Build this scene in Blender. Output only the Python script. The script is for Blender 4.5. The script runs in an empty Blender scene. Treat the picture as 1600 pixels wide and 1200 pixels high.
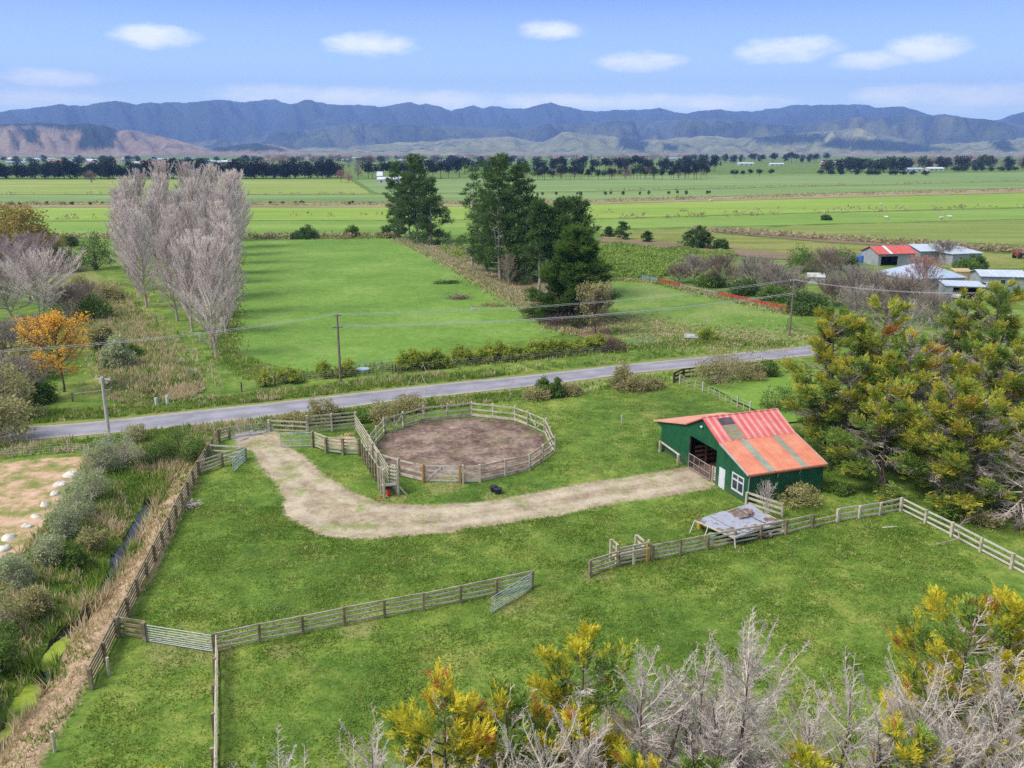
import bpy, math, random
import numpy as np
from mathutils import Vector
from mathutils.geometry import tessellate_polygon
R = math.radians
scene = bpy.context.scene
COL = scene.collection
# ------------------------------------------------------------------ camera model (36 x 27 sensor, pixel grid 1600 x 1200 of the photograph)
F, HC = 1335.0, 26.0
PITCH = math.atan(364 / F)
CP, SP = math.cos(PITCH), math.sin(PITCH)

def ray(x, y):
    u, v = (x - 800) / F, (600 - y) / F
    return np.array([u, CP + v * SP, -SP + v * CP])

def G(x, y, z=0.0):
    d = ray(x, y); t = (z - HC) / d[2]
    return np.array([0, 0, HC]) + d * t

def G2(x, y, z=0.0):
    p = G(x, y, z); return (p[0], p[1])

def px_of(x, y, z):
    zc = y * CP - (z - HC) * SP
    return 800 + F * x / zc, 600 - F * (y * SP + (z - HC) * CP) / zc

# ------------------------------------------------------------------ noise
def _hash(ix, iy, s):
    n = (ix.astype(np.int64) * 374761393 + iy.astype(np.int64) * 668265263 + s * 69069) & 0x7fffffff
    n = ((n ^ (n >> 13)) * 1274126177) & 0x7fffffff
    return ((n ^ (n >> 16)) & 0xffff) / 65535.0

def vnoise(x, y, s=0):
    x = np.asarray(x, float); y = np.asarray(y, float)
    ix, iy = np.floor(x), np.floor(y); fx, fy = x - ix, y - iy
    fx = fx * fx * (3 - 2 * fx); fy = fy * fy * (3 - 2 * fy)
    a, b = _hash(ix, iy, s), _hash(ix + 1, iy, s)
    c, d = _hash(ix, iy + 1, s), _hash(ix + 1, iy + 1, s)
    return (a + (b - a) * fx) * (1 - fy) + (c + (d - c) * fx) * fy

def fbm(x, y, s=0, o=4):
    t, a, n = 0, 0.5, 0
    for i in range(o):
        t = t + a * vnoise(x * 2 ** i, y * 2 ** i, s + i * 17); n += a; a *= .5
    return t / n

def sstep(a, b, x):
    t = np.clip((x - a) / (b - a), 0, 1); return t * t * (3 - 2 * t)

def inpoly(x, y, poly):
    x = np.asarray(x, float); y = np.asarray(y, float)
    r = np.zeros(x.shape, bool); n = len(poly)
    for i in range(n):
        x0, y0 = poly[i][0], poly[i][1]; x1, y1 = poly[(i + 1) % n][0], poly[(i + 1) % n][1]
        if y0 == y1: continue
        r ^= ((y0 > y) != (y1 > y)) & (x < (x1 - x0) * (y - y0) / (y1 - y0) + x0)
    return r

def dpath(x, y, pts):
    """distance to a polyline, and the signed side of the nearest segment (right of travel is positive)"""
    x = np.asarray(x, float); y = np.asarray(y, float)
    best = np.full(x.shape, 1e9); side = np.zeros(x.shape)
    for (x0, y0), (x1, y1) in zip(pts[:-1], pts[1:]):
        dx, dy = x1 - x0, y1 - y0; l2 = dx * dx + dy * dy
        t = np.clip(((x - x0) * dx + (y - y0) * dy) / l2, 0, 1)
        d = np.hypot(x - x0 - t * dx, y - y0 - t * dy)
        s = np.sign((x - x0) * dy - (y - y0) * dx)
        m = d < best; best = np.where(m, d, best); side = np.where(m, s, side)
    return best, side

def S(r, g, b, k=0.76):
    f = lambda c: ((c / 255 + .055) / 1.055) ** 2.4 if c > 10 else c / 255 / 12.92
    return (f(r) * k, f(g) * k, f(b) * k)

# ------------------------------------------------------------------ materials
class NT:
    def __init__(s, name):
        s.m = bpy.data.materials.new(name); s.m.use_nodes = True
        s.t = s.m.node_tree; s.t.nodes.clear()
        s.out = s.n('ShaderNodeOutputMaterial')
    def n(s, typ, **kw):
        nd = s.t.nodes.new(typ)
        for k, v in kw.items():
            if k.startswith('i_'): nd.inputs[int(k[2:]) if k[2:].isdigit() else k[2:]].default_value = v
            else: setattr(nd, k, v)
        return nd
    def l(s, a, b): s.t.links.new(a, b)
    def ramp(s, fac, stops, interp='LINEAR'):
        r = s.n('ShaderNodeValToRGB'); r.color_ramp.interpolation = interp
        e = r.color_ramp.elements
        while len(e) < len(stops): e.new(.5)
        for el, (p, c) in zip(e, stops):
            el.position = p; el.color = (*c, 1) if len(c) == 3 else c
        s.l(fac, r.inputs[0]); return r.outputs[0]
    def mix(s, fac, a, b, mode='MIX'):
        m = s.n('ShaderNodeMix', data_type='RGBA', blend_type=mode)
        for sock, v in ((m.inputs[0], fac), (m.inputs[6], a), (m.inputs[7], b)):
            if isinstance(v, (int, float)): sock.default_value = v
            elif isinstance(v, tuple): sock.default_value = (*v, 1)
            else: s.l(v, sock)
        return m.outputs[2]
    def math(s, op, a, b=0.0, clamp=False):
        m = s.n('ShaderNodeMath', operation=op, use_clamp=clamp)
        for sock, v in ((m.inputs[0], a), (m.inputs[1], b)):
            if isinstance(v, (int, float)): sock.default_value = v
            else: s.l(v, sock)
        return m.outputs[0]
    def noise(s, vec, scale, detail=4, rough=.6):
        n = s.n('ShaderNodeTexNoise'); n.inputs['Scale'].default_value = scale
        n.inputs['Detail'].default_value = detail; n.inputs['Roughness'].default_value = rough
        if vec is not None: s.l(vec, n.inputs['Vector'])
        return n.outputs[0]
    def pos(s, space='world'):
        if space == 'world': return s.n('ShaderNodeNewGeometry').outputs['Position']
        return s.n('ShaderNodeTexCoord').outputs['Object']
    def bsdf(s, col, rough=.8, spec=.3, metal=0.0, normal=None):
        b = s.n('ShaderNodeBsdfPrincipled')
        if isinstance(col, tuple): b.inputs['Base Color'].default_value = (*col, 1)
        else: s.l(col, b.inputs['Base Color'])
        if isinstance(rough, (int, float)): b.inputs['Roughness'].default_value = rough
        else: s.l(rough, b.inputs['Roughness'])
        b.inputs['Specular IOR Level'].default_value = spec; b.inputs['Metallic'].default_value = metal
        if normal is not None: s.l(normal, b.inputs['Normal'])
        s.l(b.outputs[0], s.out.inputs[0]); return b
    def bump(s, h, strength=.4, dist=.05):
        b = s.n('ShaderNodeBump'); b.inputs['Strength'].default_value = strength; b.inputs['Distance'].default_value = dist
        s.l(h, b.inputs['Height']); return b.outputs[0]

def noisy(name, c1, c2, scale=3.0, rough=.85, bump=.3, dist=.03, spec=.2, metal=0.0, space='world', c3=None, scale2=None, detail=6, lo=.3, hi=.7):
    t = NT(name); p = t.pos(space)
    n1 = t.noise(p, scale, detail)
    stops = [(lo, c1), (hi, c2)] if c3 is None else [(lo, c1), ((lo + hi) / 2, c2), (hi, c3)]
    c = t.ramp(n1, stops)
    n2 = t.noise(p, scale2 or scale * 6, 5)
    c = t.mix(.35, c, t.ramp(n2, [(.25, (.35, .35, .35)), (.75, (1, 1, 1))]), 'MULTIPLY')
    t.bsdf(c, rough, spec, metal, t.bump(n2, bump, dist) if bump else None)
    return t.m

def leafm(name, cols, trans=.25, scale=.5, rough=.7):
    """leaves: colour varies from leaf to leaf and from clump to clump"""
    t = NT(name); trans = max(trans, .42); cols = [tuple(min(.85, q * 1.28) for q in c_) for c_ in cols]
    g = t.n('ShaderNodeNewGeometry')
    n = t.noise(g.outputs['Position'], scale, 3)
    f = t.math('ADD', t.math('MULTIPLY', g.outputs['Random Per Island'], .45), t.math('MULTIPLY', n, .75))
    f = t.math('SUBTRACT', f, .12, True)
    k = len(cols)
    c = t.ramp(f, [(.1 + .8 * i / max(1, k - 1), cc) for i, cc in enumerate(cols)])
    d = t.n('ShaderNodeBsdfPrincipled'); t.l(c, d.inputs['Base Color']); d.inputs['Roughness'].default_value = rough
    d.inputs['Specular IOR Level'].default_value = .15
    tr = t.n('ShaderNodeBsdfTranslucent'); t.l(c, tr.inputs[0])
    m = t.n('ShaderNodeMixShader'); m.inputs[0].default_value = trans
    t.l(d.outputs[0], m.inputs[1]); t.l(tr.outputs[0], m.inputs[2]); t.l(m.outputs[0], t.out.inputs[0])
    return t.m

# ------------------------------------------------------------------ mesh building
class MB:
    def __init__(s): s.v = []; s.f3 = []; s.f4 = []; s.m3 = []; s.m4 = []; s.n = 0
    def add(s, v, f, mi=0):
        v = np.asarray(v, float).reshape(-1, 3); f = np.asarray(f, np.int64)
        if len(v) == 0 or len(f) == 0: return s
        (s.f4 if f.shape[1] == 4 else s.f3).append(f + s.n)
        mi = np.full(len(f), mi) if np.isscalar(mi) else np.asarray(mi)
        (s.m4 if f.shape[1] == 4 else s.m3).append(mi)
        s.v.append(v); s.n += len(v); return s
    def hexa(s, p, mi=0):
        return s.add(p, [[0, 3, 2, 1], [4, 5, 6, 7], [0, 1, 5, 4], [1, 2, 6, 5], [2, 3, 7, 6], [3, 0, 4, 7]], mi)
    def box(s, x0, y0, z0, x1, y1, z1, mi=0):
        return s.hexa([(x0, y0, z0), (x1, y0, z0), (x1, y1, z0), (x0, y1, z0), (x0, y0, z1), (x1, y0, z1), (x1, y1, z1), (x0, y1, z1)], mi)
    def beam(s, p0, p1, w, h, mi=0, up=(0, 0, 1)):
        """rectangular bar: w across, h along up"""
        p0, p1 = np.array(p0, float), np.array(p1, float); d = p1 - p0; d /= np.linalg.norm(d)
        u = np.zeros(3); u[:len(up)] = up
        if abs(d @ u) > .98: u = np.array([0, 1.0, 0])
        a = np.cross(d, u); a /= np.linalg.norm(a); u = np.cross(a, d)
        a *= w / 2; u = u * h / 2
        return s.hexa([p0 - a - u, p0 + a - u, p1 + a - u, p1 - a - u, p0 - a + u, p0 + a + u, p1 + a + u, p1 - a + u], mi)
    def tube(s, pts, rad, n=6, mi=0, cap=True):
        pts = np.asarray(pts, float); k = len(pts)
        rad = np.broadcast_to(np.asarray(rad, float), (k,))
        d = np.gradient(pts, axis=0); d /= np.linalg.norm(d, axis=1)[:, None] + 1e-9
        ref = np.array([1.0, 0, 0]) if abs(d[0][0]) < .8 else np.array([0, 1.0, 0])
        a = np.cross(d, ref); a /= np.linalg.norm(a, axis=1)[:, None] + 1e-9; b = np.cross(d, a)
        th = np.arange(n) * 2 * math.pi / n
        ring = pts[:, None, :] + rad[:, None, None] * (np.cos(th)[None, :, None] * a[:, None, :] + np.sin(th)[None, :, None] * b[:, None, :])
        f = []
        for i in range(k - 1):
            for j in range(n):
                f.append([i * n + j, i * n + (j + 1) % n, (i + 1) * n + (j + 1) % n, (i + 1) * n + j])
        s.add(ring.reshape(-1, 3), f, mi)
        if cap:
            for i in (0, k - 1):
                c = np.vstack([ring[i], pts[i]])
                s.add(c, [[j, (j + 1) % n, n] if i else [(j + 1) % n, j, n] for j in range(n)], mi)
        return s
    def twigs(s, p0, p1, r, mi=0):
        """many thin three-sided spikes"""
        p0 = np.asarray(p0, float); p1 = np.asarray(p1, float); n = len(p0)
        if n == 0: return s
        r = np.broadcast_to(np.asarray(r, float), (n,))
        d = p1 - p0; d = d / (np.linalg.norm(d, axis=1)[:, None] + 1e-9)
        ref = np.where(np.abs(d[:, 2:3]) < .9, np.array([[0, 0, 1.0]]), np.array([[1.0, 0, 0]]))
        a = np.cross(d, ref); a /= np.linalg.norm(a, axis=1)[:, None] + 1e-9; b = np.cross(d, a)
        v = np.empty((n, 4, 3))
        for j in range(3):
            t = j * 2 * math.pi / 3
            v[:, j] = p0 + r[:, None] * (math.cos(t) * a + math.sin(t) * b)
        v[:, 3] = p1
        o = np.arange(n)[:, None, None] * 4
        f = (o + np.array([[0, 1, 3], [1, 2, 3], [2, 0, 3]])[None]).reshape(-1, 3)
        return s.add(v.reshape(-1, 3), f, mi)
    def leaves(s, c, d, nrm, L, W, mi=0):
        """rhombic leaves: base c, direction d, face normal nrm"""
        c = np.asarray(c, float); n = len(c)
        if n == 0: return s
        sd = np.cross(d, nrm); sd /= np.linalg.norm(sd, axis=1)[:, None] + 1e-9
        L = np.broadcast_to(np.asarray(L, float), (n,))[:, None]; W = np.broadcast_to(np.asarray(W, float), (n,))[:, None]
        v = np.stack([c, c + d * L * .45 + sd * W * .5, c + d * L, c + d * L * .45 - sd * W * .5], 1)
        f = np.arange(n * 4).reshape(n, 4)
        return s.add(v.reshape(-1, 3), f, mi)
    def mesh(s, name, mats, smooth=False):
        me = bpy.data.meshes.new(name)
        v = np.concatenate(s.v) if s.v else np.zeros((0, 3))
        f3 = np.concatenate(s.f3) if s.f3 else np.zeros((0, 3), int)
        f4 = np.concatenate(s.f4) if s.f4 else np.zeros((0, 4), int)
        mi = np.concatenate(s.m3 + s.m4) if (s.m3 or s.m4) else np.zeros(0, int)
        me.vertices.add(len(v)); me.vertices.foreach_set('co', v.astype(np.float32).ravel())
        me.loops.add(len(f3) * 3 + len(f4) * 4)
        me.loops.foreach_set('vertex_index', np.concatenate([f3.ravel(), f4.ravel()]).astype(np.int32))
        me.polygons.add(len(f3) + len(f4))
        st = np.concatenate([np.arange(len(f3)) * 3, len(f3) * 3 + np.arange(len(f4)) * 4])
        me.polygons.foreach_set('loop_start', st.astype(np.int32))
        me.polygons.foreach_set('material_index', mi.astype(np.int32))
        me.polygons.foreach_set('use_smooth', np.full(len(st), smooth))
        me.update(calc_edges=True)
        for m in (mats if isinstance(mats, (list, tuple)) else [mats]): me.materials.append(m)
        return me

def link(name, me, parent=None, loc=None, kind=None):
    o = bpy.data.objects.new(name, me); COL.objects.link(o)
    if parent is not None: o.parent = parent
    if loc is not None: o.location = loc
    if kind: o['kind'] = kind
    return o

def part(name, mb, mats, parent, loc=None, smooth=False, label=None):
    o = link(name, mb.mesh(name, mats, smooth), parent, loc)
    if label: o['label'] = label
    return o

def tag(o, label, cat, group=None):
    o['label'] = label; o['category'] = cat
    if group: o['group'] = group
    return o

def thing(name, label, cat, loc=(0, 0, 0), rz=0.0, group=None):
    o = bpy.data.objects.new(name, None); COL.objects.link(o)
    o.location = loc; o.rotation_euler = (0, 0, rz); o.empty_display_size = .3
    return tag(o, label, cat, group)

def single(name, mb, mats, label, cat, loc=(0, 0, 0), rz=0.0, group=None, smooth=False):
    o = link(name, mb.mesh(name, mats, smooth), None, loc); o.rotation_euler = (0, 0, rz)
    return tag(o, label, cat, group)

def dup(root, loc, rz=0.0, sc=1.0, label=None, group=None):
    r = root.copy(); COL.objects.link(r); r.location = loc; r.rotation_euler = (0, 0, rz)
    r.scale = (sc, sc, sc) if np.isscalar(sc) else sc
    if label: r['label'] = label
    if group: r['group'] = group
    for ch in root.children:
        c = ch.copy(); COL.objects.link(c); c.parent = r
        for g in ch.children:
            d = g.copy(); COL.objects.link(d); d.parent = c
    return r

_O1 = 'first second third fourth fifth sixth seventh eighth ninth tenth eleventh twelfth thirteenth fourteenth fifteenth sixteenth seventeenth eighteenth nineteenth'.split()
_T = {2: 'twenty', 3: 'thirty', 4: 'forty', 5: 'fifty', 6: 'sixty', 7: 'seventy', 8: 'eighty'}
def nth(i):
    i += 1
    if i < 20: return _O1[i - 1]
    t, u = divmod(i, 10)
    return (_T[t][:-1] + 'ieth') if u == 0 else _T[t] + '-' + _O1[u - 1]

def unit(v):
    v = np.asarray(v, float); return v / (np.linalg.norm(v, axis=-1, keepdims=True) + 1e-9)
# ------------------------------------------------------------------ zones of the ground
P = lambda L, z=0.0: [G2(x, y, z) for x, y in L]
DITCH = P([(280, 712), (262, 740), (220, 812), (172, 903), (128, 967), (85, 1012), (60, 1065), (20, 1125), (-40, 1215), (-140, 1400)], -.66)
DITCH_B = P([(246, 612), (225, 575), (200, 535), (170, 500), (140, 455), (118, 420), (95, 390)])
ZD = P([(392, 700), (440, 690), (476, 712), (510, 745), (558, 772), (602, 786), (660, 788), (740, 785), (830, 771), (930, 752), (1030, 737), (1082, 727), (1122, 752), (1112, 764), (1050, 775), (960, 787), (880, 805), (800, 818), (700, 832), (600, 842), (540, 843), (500, 838), (470, 822), (442, 806), (440, 790), (446, 780), (430, 755), (405, 728)])
ZE = P([(366, 690), (400, 676), (432, 672), (442, 690), (392, 704), (372, 702)])
PEN = [G(x, y, 1.55)[:2] for x, y in [(736, 628), (804, 635), (824, 642), (851.5, 654), (865, 682), (827, 709), (749.5, 726), (719, 727), (662, 725.5), (623, 716), (591.5, 707), (576, 680), (600.5, 653), (630.5, 644), (662, 635)]]
PEN = [tuple(p) for p in PEN]
PENC = (sum(p[0] for p in PEN) / len(PEN), sum(p[1] for p in PEN) / len(PEN))
ZA = [(PENC[0] + (p[0] - PENC[0]) * .985, PENC[1] + (p[1] - PENC[1]) * .985) for p in PEN]
ZY = P([(484, 690), (505, 684), (550, 676), (556, 686), (562, 700), (540, 703), (512, 698)])
ZS = P([(-260, 735), (0, 722), (90, 716), (140, 712), (118, 745), (96, 790), (62, 830), (30, 870), (8, 910), (-260, 930)])
FENCE_DRAIN = P([(143.5, 1077), (185, 997), (311, 741), (343, 690)])
BA = G(1166, 788); BB = G(1075.6, 729.7)
BD1 = unit(BB - BA); BD2 = np.array([BD1[1], -BD1[0], 0.0])          # along the gable wall, and into the barn
BARN = [tuple((BA + BD1 * s + BD2 * t)[:2]) for s, t in ((-.3, 0), (13.4, 0), (13.4, 7), (-.3, 7))]
ROAD_F = P([(-420, 726), (-200, 696), (0, 671), (157, 659), (307, 642), (400, 633), (600, 610), (692, 600), (800, 590), (960, 572), (1082, 560), (1155, 551.5), (1210, 546.5), (1290, 538)])
ROAD_N = P([(-420, 752), (-200, 720), (0, 692), (150, 679), (245, 671), (425, 650), (525, 639), (615, 627), (800, 607), (875, 599), (1000, 582), (1080, 575), (1155, 566), (1215, 561), (1300, 552)])

def sdist(x, y, poly):
    d, _ = dpath(x, y, list(poly) + [poly[0]])
    return np.where(inpoly(x, y, poly), d, -d)

def straw_sd(x, y):
    d1, side = dpath(x, y, DITCH)
    s = np.where(side < 0, d1, -d1)                     # right bank positive (travelling towards the camera, right bank is on the left hand)
    return np.minimum(s - .45, 3.0 - s)

def hz(x, y):
    x = np.asarray(x, float); y = np.asarray(y, float)
    near = sstep(120, 92, y) * sstep(75, 60, np.abs(x))
    z = near * (.16 * (fbm(x / 4.5, y / 4.5, 3, 3) - .5) + .17 * (fbm(x / 1.1, y / 1.1, 9, 3) - .5))
    flat = np.maximum.reduce([sstep(-.8, .8, sdist(x, y, ZD)), sstep(-.6, .5, sdist(x, y, ZA)), sstep(-1.2, .0, sdist(x, y, BARN)), sstep(-.8, .5, sdist(x, y, ZS)) * .6])
    dr, _ = dpath(x, y, [((a[0] + b[0]) / 2, (a[1] + b[1]) / 2) for a, b in zip(ROAD_F, ROAD_N)])
    flat = np.maximum(flat, sstep(5, 3.4, dr))
    z = z * (1 - flat * .85)
    d, side = dpath(x, y, DITCH)
    right = side < 0
    prof = np.where(right, sstep(2.6, .1, d), sstep(3.0, .05, d))
    z = z - (.66 + .44 * fbm(x / 4.0, y / 4.0, 91, 2)) * prof
    d2, _ = dpath(x, y, DITCH_B)
    z = z - .9 * sstep(3.0, .3, d2)
    return z

def gz(x, y): return float(hz(np.array([x]), np.array([y]))[0])
def GP(x, y):
    p = G(x, y); return (p[0], p[1], gz(p[0], p[1]))

def axis(lo, a, b, hi, step, grow):
    c = list(np.arange(a, b + 1e-6, step)); s = step; v = b
    while v < hi: s *= grow; v += s; c.append(v)
    s = step; v = a
    while v > lo: s *= grow; v -= s; c.insert(0, v)
    return np.array(c)

# --- materials of the ground
GR = [S(56, 84, 32), S(82, 112, 40), S(108, 134, 52), S(142, 152, 74), S(182, 172, 112)]
def ground_material():
    t = NT('ground_mix'); p = t.pos()
    big = t.noise(p, .09, 4, .6); mid = t.noise(p, .55, 5, .65); fine = t.noise(p, 4.0, 6, .7)
    f = t.math('ADD', t.math('MULTIPLY', big, .55), t.math('ADD', t.math('MULTIPLY', mid, .45), t.math('MULTIPLY', fine, .35)))
    f = t.math('SUBTRACT', f, .18)
    grass = t.ramp(f, [(.3, GR[0]), (.42, GR[1]), (.52, GR[2]), (.63, GR[3]), (.76, GR[4])])
    st_ = t.ramp(t.math('ADD', t.math('MULTIPLY', t.noise(p, .17, 5, .65), .7), t.math('MULTIPLY', fine, .3)), [(.53, (0, 0, 0)), (.64, (1, 1, 1))])
    grass = t.mix(t.math('MULTIPLY', st_, .5), grass, S(166, 156, 88))
    dk_ = t.ramp(t.noise(p, .75, 4, .6), [(.36, (.74, .78, .74)), (.55, (1, 1, 1))]); grass = t.mix(1, grass, dk_, 'MULTIPLY')
    def att(n): return t.n('ShaderNodeAttribute', attribute_name=n).outputs['Fac']
    def mask(a, amp, lo=-.25, hi=.3):
        w = t.math('MULTIPLY', t.math('SUBTRACT', t.math('ADD', t.math('MULTIPLY', mid, .6), t.math('MULTIPLY', fine, .5)), .55), amp)
        v = t.math('ADD', a, w)
        m = t.n('ShaderNodeMapRange', interpolation_type='SMOOTHSTEP'); t.l(v, m.inputs[0])
        m.inputs[1].default_value = lo; m.inputs[2].default_value = hi; return m.outputs[0]
    n3 = t.noise(p, 2.3, 7, .75); n4 = t.noise(p, 13, 5, .75)
    n5 = t.noise(p, .45, 6, .7); fgr = t.noise(p, 34, 3, .7)
    gravel = t.ramp(t.math('ADD', t.math('MULTIPLY', n5, .4), t.math('ADD', t.math('MULTIPLY', n3, .25), t.math('ADD', t.math('MULTIPLY', n4, .2), t.math('MULTIPLY', fgr, .15)))), [(.40, S(112, 98, 82)), (.47, S(154, 138, 116)), (.54, S(182, 168, 142)), (.62, S(212, 202, 178))])
    ruts = t.ramp(t.math('MULTIPLY', att('dirt'), .333), [(.22, (0, 0, 0)), (.36, (1, 1, 1)), (.5, (1, 1, 1)), (.66, (0, 0, 0))]); gravel = t.mix(t.math('MULTIPLY', ruts, t.math('MULTIPLY', mid, .7)), gravel, S(206, 194, 172))
    weed = t.ramp(t.math('ADD', t.math('MULTIPLY', t.noise(p, .4, 5, .7), .7), t.math('MULTIPLY', fine, .3)), [(.53, (0, 0, 0)), (.6, (1, 1, 1))])
    gravel = t.mix(t.math('MULTIPLY', weed, .75), gravel, S(126, 142, 66))
    soil = t.ramp(t.math('ADD', t.math('MULTIPLY', n5, .4), t.math('ADD', t.math('MULTIPLY', n3, .3), t.math('ADD', t.math('MULTIPLY', n4, .18), t.math('MULTIPLY', fgr, .12)))), [(.40, S(72, 54, 48)), (.47, S(110, 90, 80)), (.54, S(150, 130, 116)), (.62, S(188, 170, 152))])
    aw = t.ramp(t.noise(p, .28, 5, .7), [(.56, (0, 0, 0)), (.68, (1, 1, 1))])
    soil = t.mix(t.math('MULTIPLY', aw, .6), soil, S(120, 124, 72))
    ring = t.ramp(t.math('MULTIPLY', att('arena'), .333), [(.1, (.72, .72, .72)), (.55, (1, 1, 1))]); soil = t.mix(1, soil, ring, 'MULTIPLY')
    straw = t.ramp(t.math('ADD', t.math('MULTIPLY', n3, .5), t.math('MULTIPLY', n4, .5)), [(.36, S(124, 100, 82)), (.5, S(174, 148, 124)), (.64, S(206, 186, 160))])
    yard = t.ramp(t.math('ADD', t.math('MULTIPLY', mid, .7), t.math('MULTIPLY', n4, .3)), [(.38, S(108, 130, 56)), (.47, S(150, 140, 92)), (.54, S(196, 164, 136)), (.7, S(216, 192, 170))])
    wet = S(60, 54, 40)
    c = t.mix(mask(att('dirt'), .9), grass, gravel)
    c = t.mix(mask(att('entry'), 1.4), c, t.mix(weed, gravel, S(140, 140, 80)))
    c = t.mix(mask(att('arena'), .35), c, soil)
    c = t.mix(mask(att('yard'), 1.6), c, yard)
    c = t.mix(mask(att('straw'), 1.1), c, straw)
    c = t.mix(mask(att('verge'), 1.6, -.2, .5), c, t.ramp(n3, [(.3, S(96, 120, 52)), (.7, S(158, 150, 98))]))
    c = t.mix(mask(att('wet'), .3), c, wet)
    h = t.math('ADD', t.math('MULTIPLY', mid, 1.0), t.math('MULTIPLY', fine, .4))
    t.bsdf(c, .9, .15, 0, t.bump(h, .6, .25)); return t.m
M_ground = ground_material()

def field(name, cols, scale=.05, stretch=(1, 1, 1)):
    t = NT(name); p = t.pos()
    mp = t.n('ShaderNodeMapping'); t.l(p, mp.inputs[0]); mp.inputs['Scale'].default_value = stretch
    a = t.noise(mp.outputs[0], scale, 5, .65); b = t.noise(mp.outputs[0], scale * 12, 5, .7)
    d3 = t.noise(p, max(.9, scale * 28), 5, .75); f = t.math('ADD', t.math('MULTIPLY', a, .45), t.math('ADD', t.math('MULTIPLY', b, .3), t.math('MULTIPLY', d3, .25)))
    k = len(cols); c = t.ramp(f, [(.37 + .26 * i / (k - 1), q) for i, q in enumerate(cols)])
    t.bsdf(c, .9, .1, 0, t.bump(t.math('ADD', b, t.math('MULTIPLY', d3, .5)), .7, .5)); return t.m

# --- the ground grid
gx = axis(-14000, -62, 46, 14000, .3, 1.13); gy = axis(-120, 27, 102, 22000, .3, 1.09)
XX, YY = np.meshgrid(gx, gy); nx, ny = len(gx), len(gy)
ZZ = hz(XX, YY)
ii = (np.arange(ny - 1)[:, None] * nx + np.arange(nx - 1)[None, :])
quads = np.stack([ii, ii + 1, ii + nx + 1, ii + nx], -1).reshape(-1, 4)
allv = np.stack([XX, YY, ZZ], -1).reshape(-1, 3)
cx, cy = allv[quads][:, :, 0].mean(1), allv[quads][:, :, 1].mean(1)
ATT = {'dirt': sdist(XX, YY, ZD), 'entry': sdist(XX, YY, ZE), 'arena': sdist(XX, YY, ZA), 'yard': np.maximum(sdist(XX, YY, ZS), sdist(XX, YY, ZY)), 'straw': straw_sd(XX, YY)}
_rd, _ = dpath(XX, YY, [((a[0] + b[0]) / 2, (a[1] + b[1]) / 2) for a, b in zip(ROAD_F, ROAD_N)])
ATT['verge'] = np.minimum(3.3 - _rd, 2)
_dd, _ds = dpath(XX, YY, DITCH); _db, _ = dpath(XX, YY, DITCH_B)
ATT['wet'] = np.maximum(.45 - _dd, .3 - _db)
ATT['verge'] = np.maximum(ATT['verge'], np.minimum(2.6 - np.abs(_db - 2.0), 1.5))
for _x, _y, _r in ((282, 1014, 1.9), (800, 940, 1.6), (935, 897, 1.3), (694, 758, 1.8), (336, 1020, 1.2), (440, 1016, 1.0), (560, 980, 1.3), (772, 776, 1.0), (612, 778, 1.4)):
    _g = G(_x, _y); ATT['verge'] = np.maximum(ATT['verge'], _r - np.hypot(XX - _g[0], YY - _g[1]))
zone = np.zeros(len(quads), int)
sd = lambda poly: sdist(cx, cy, poly)
zone[sd(ZS) > 0] = 3; zone[straw_sd(cx, cy) > 0] = 4; zone[sd(ZE) > 0] = 1; zone[sd(ZD) > 0] = 1; zone[sd(ZA) > 0] = 2
for k, nm in enumerate(['ground', 'driveway', 'arena_dirt', 'bare_yard_ground', 'drain_bank']):
    q = quads[zone == k]; used, inv = np.unique(q, return_inverse=True)
    mb = MB(); mb.add(allv[used], inv.reshape(-1, 4))
    me = mb.mesh(nm, M_ground, True)
    for an, arr in ATT.items():
        a = me.attributes.new(an, 'FLOAT', 'POINT'); a.data.foreach_set('value', np.clip(arr.reshape(-1)[used], -3, 3).astype(np.float32))
    link(nm, me, kind='structure')

# --- road: one sealed strip with a paler crumbling edge, laid 3 cm over the ground
def resample(pts, n):
    pts = np.array(pts); d = np.r_[0, np.cumsum(np.hypot(*np.diff(pts, axis=0).T))]
    t = np.linspace(0, d[-1], n); return np.stack([np.interp(t, d, pts[:, 0]), np.interp(t, d, pts[:, 1])], 1)
t = NT('asphalt'); p = t.pos()
n1 = t.noise(p, .35, 5, .6); n2 = t.noise(p, 14, 4, .7)
c = t.ramp(t.math('ADD', t.math('MULTIPLY', n1, .7), t.math('MULTIPLY', n2, .3)), [(.35, S(126, 124, 134)), (.65, S(164, 161, 170))])
e = t.n('ShaderNodeAttribute', attribute_name='edge').outputs['Fac']
em = t.math('ADD', e, t.math('MULTIPLY', t.math('SUBTRACT', t.noise(p, 1.2, 5, .7), .5), .25))
c = t.mix(t.ramp(em, [(.86, (0, 0, 0)), (.93, (1, 1, 1))]), c, S(176, 168, 150))
wheel = t.ramp(e, [(.25, (1, 1, 1)), (.42, (.86, .86, .86)), (.62, (.86, .86, .86)), (.75, (1, 1, 1))])
c = t.mix(1, c, wheel, 'MULTIPLY'); t.bsdf(c, .8, .25, 0, t.bump(n2, .3, .02)); M_road = t.m
rf, rn = resample(ROAD_F, 160), resample(ROAD_N, 160)
mb = MB(); K = 13; V = []; E_ = []
for i in range(160):
    for j in range(K):
        u = j / (K - 1); w = .12 * (vnoise(np.array([i * .6]), np.array([j * 9.0]), 5)[0] - .5) if j in (0, K - 1) else 0
        q = rf[i] * (1 - u) + rn[i] * u; V.append((q[0], q[1] + w, .035 + .05 * (1 - (2 * u - 1) ** 2))); E_.append(abs(2 * u - 1))
mb.add(V, [[i * K + j, (i + 1) * K + j, (i + 1) * K + j + 1, i * K + j + 1] for i in range(159) for j in range(K - 1)])
me = mb.mesh('road', M_road, True)
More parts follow.
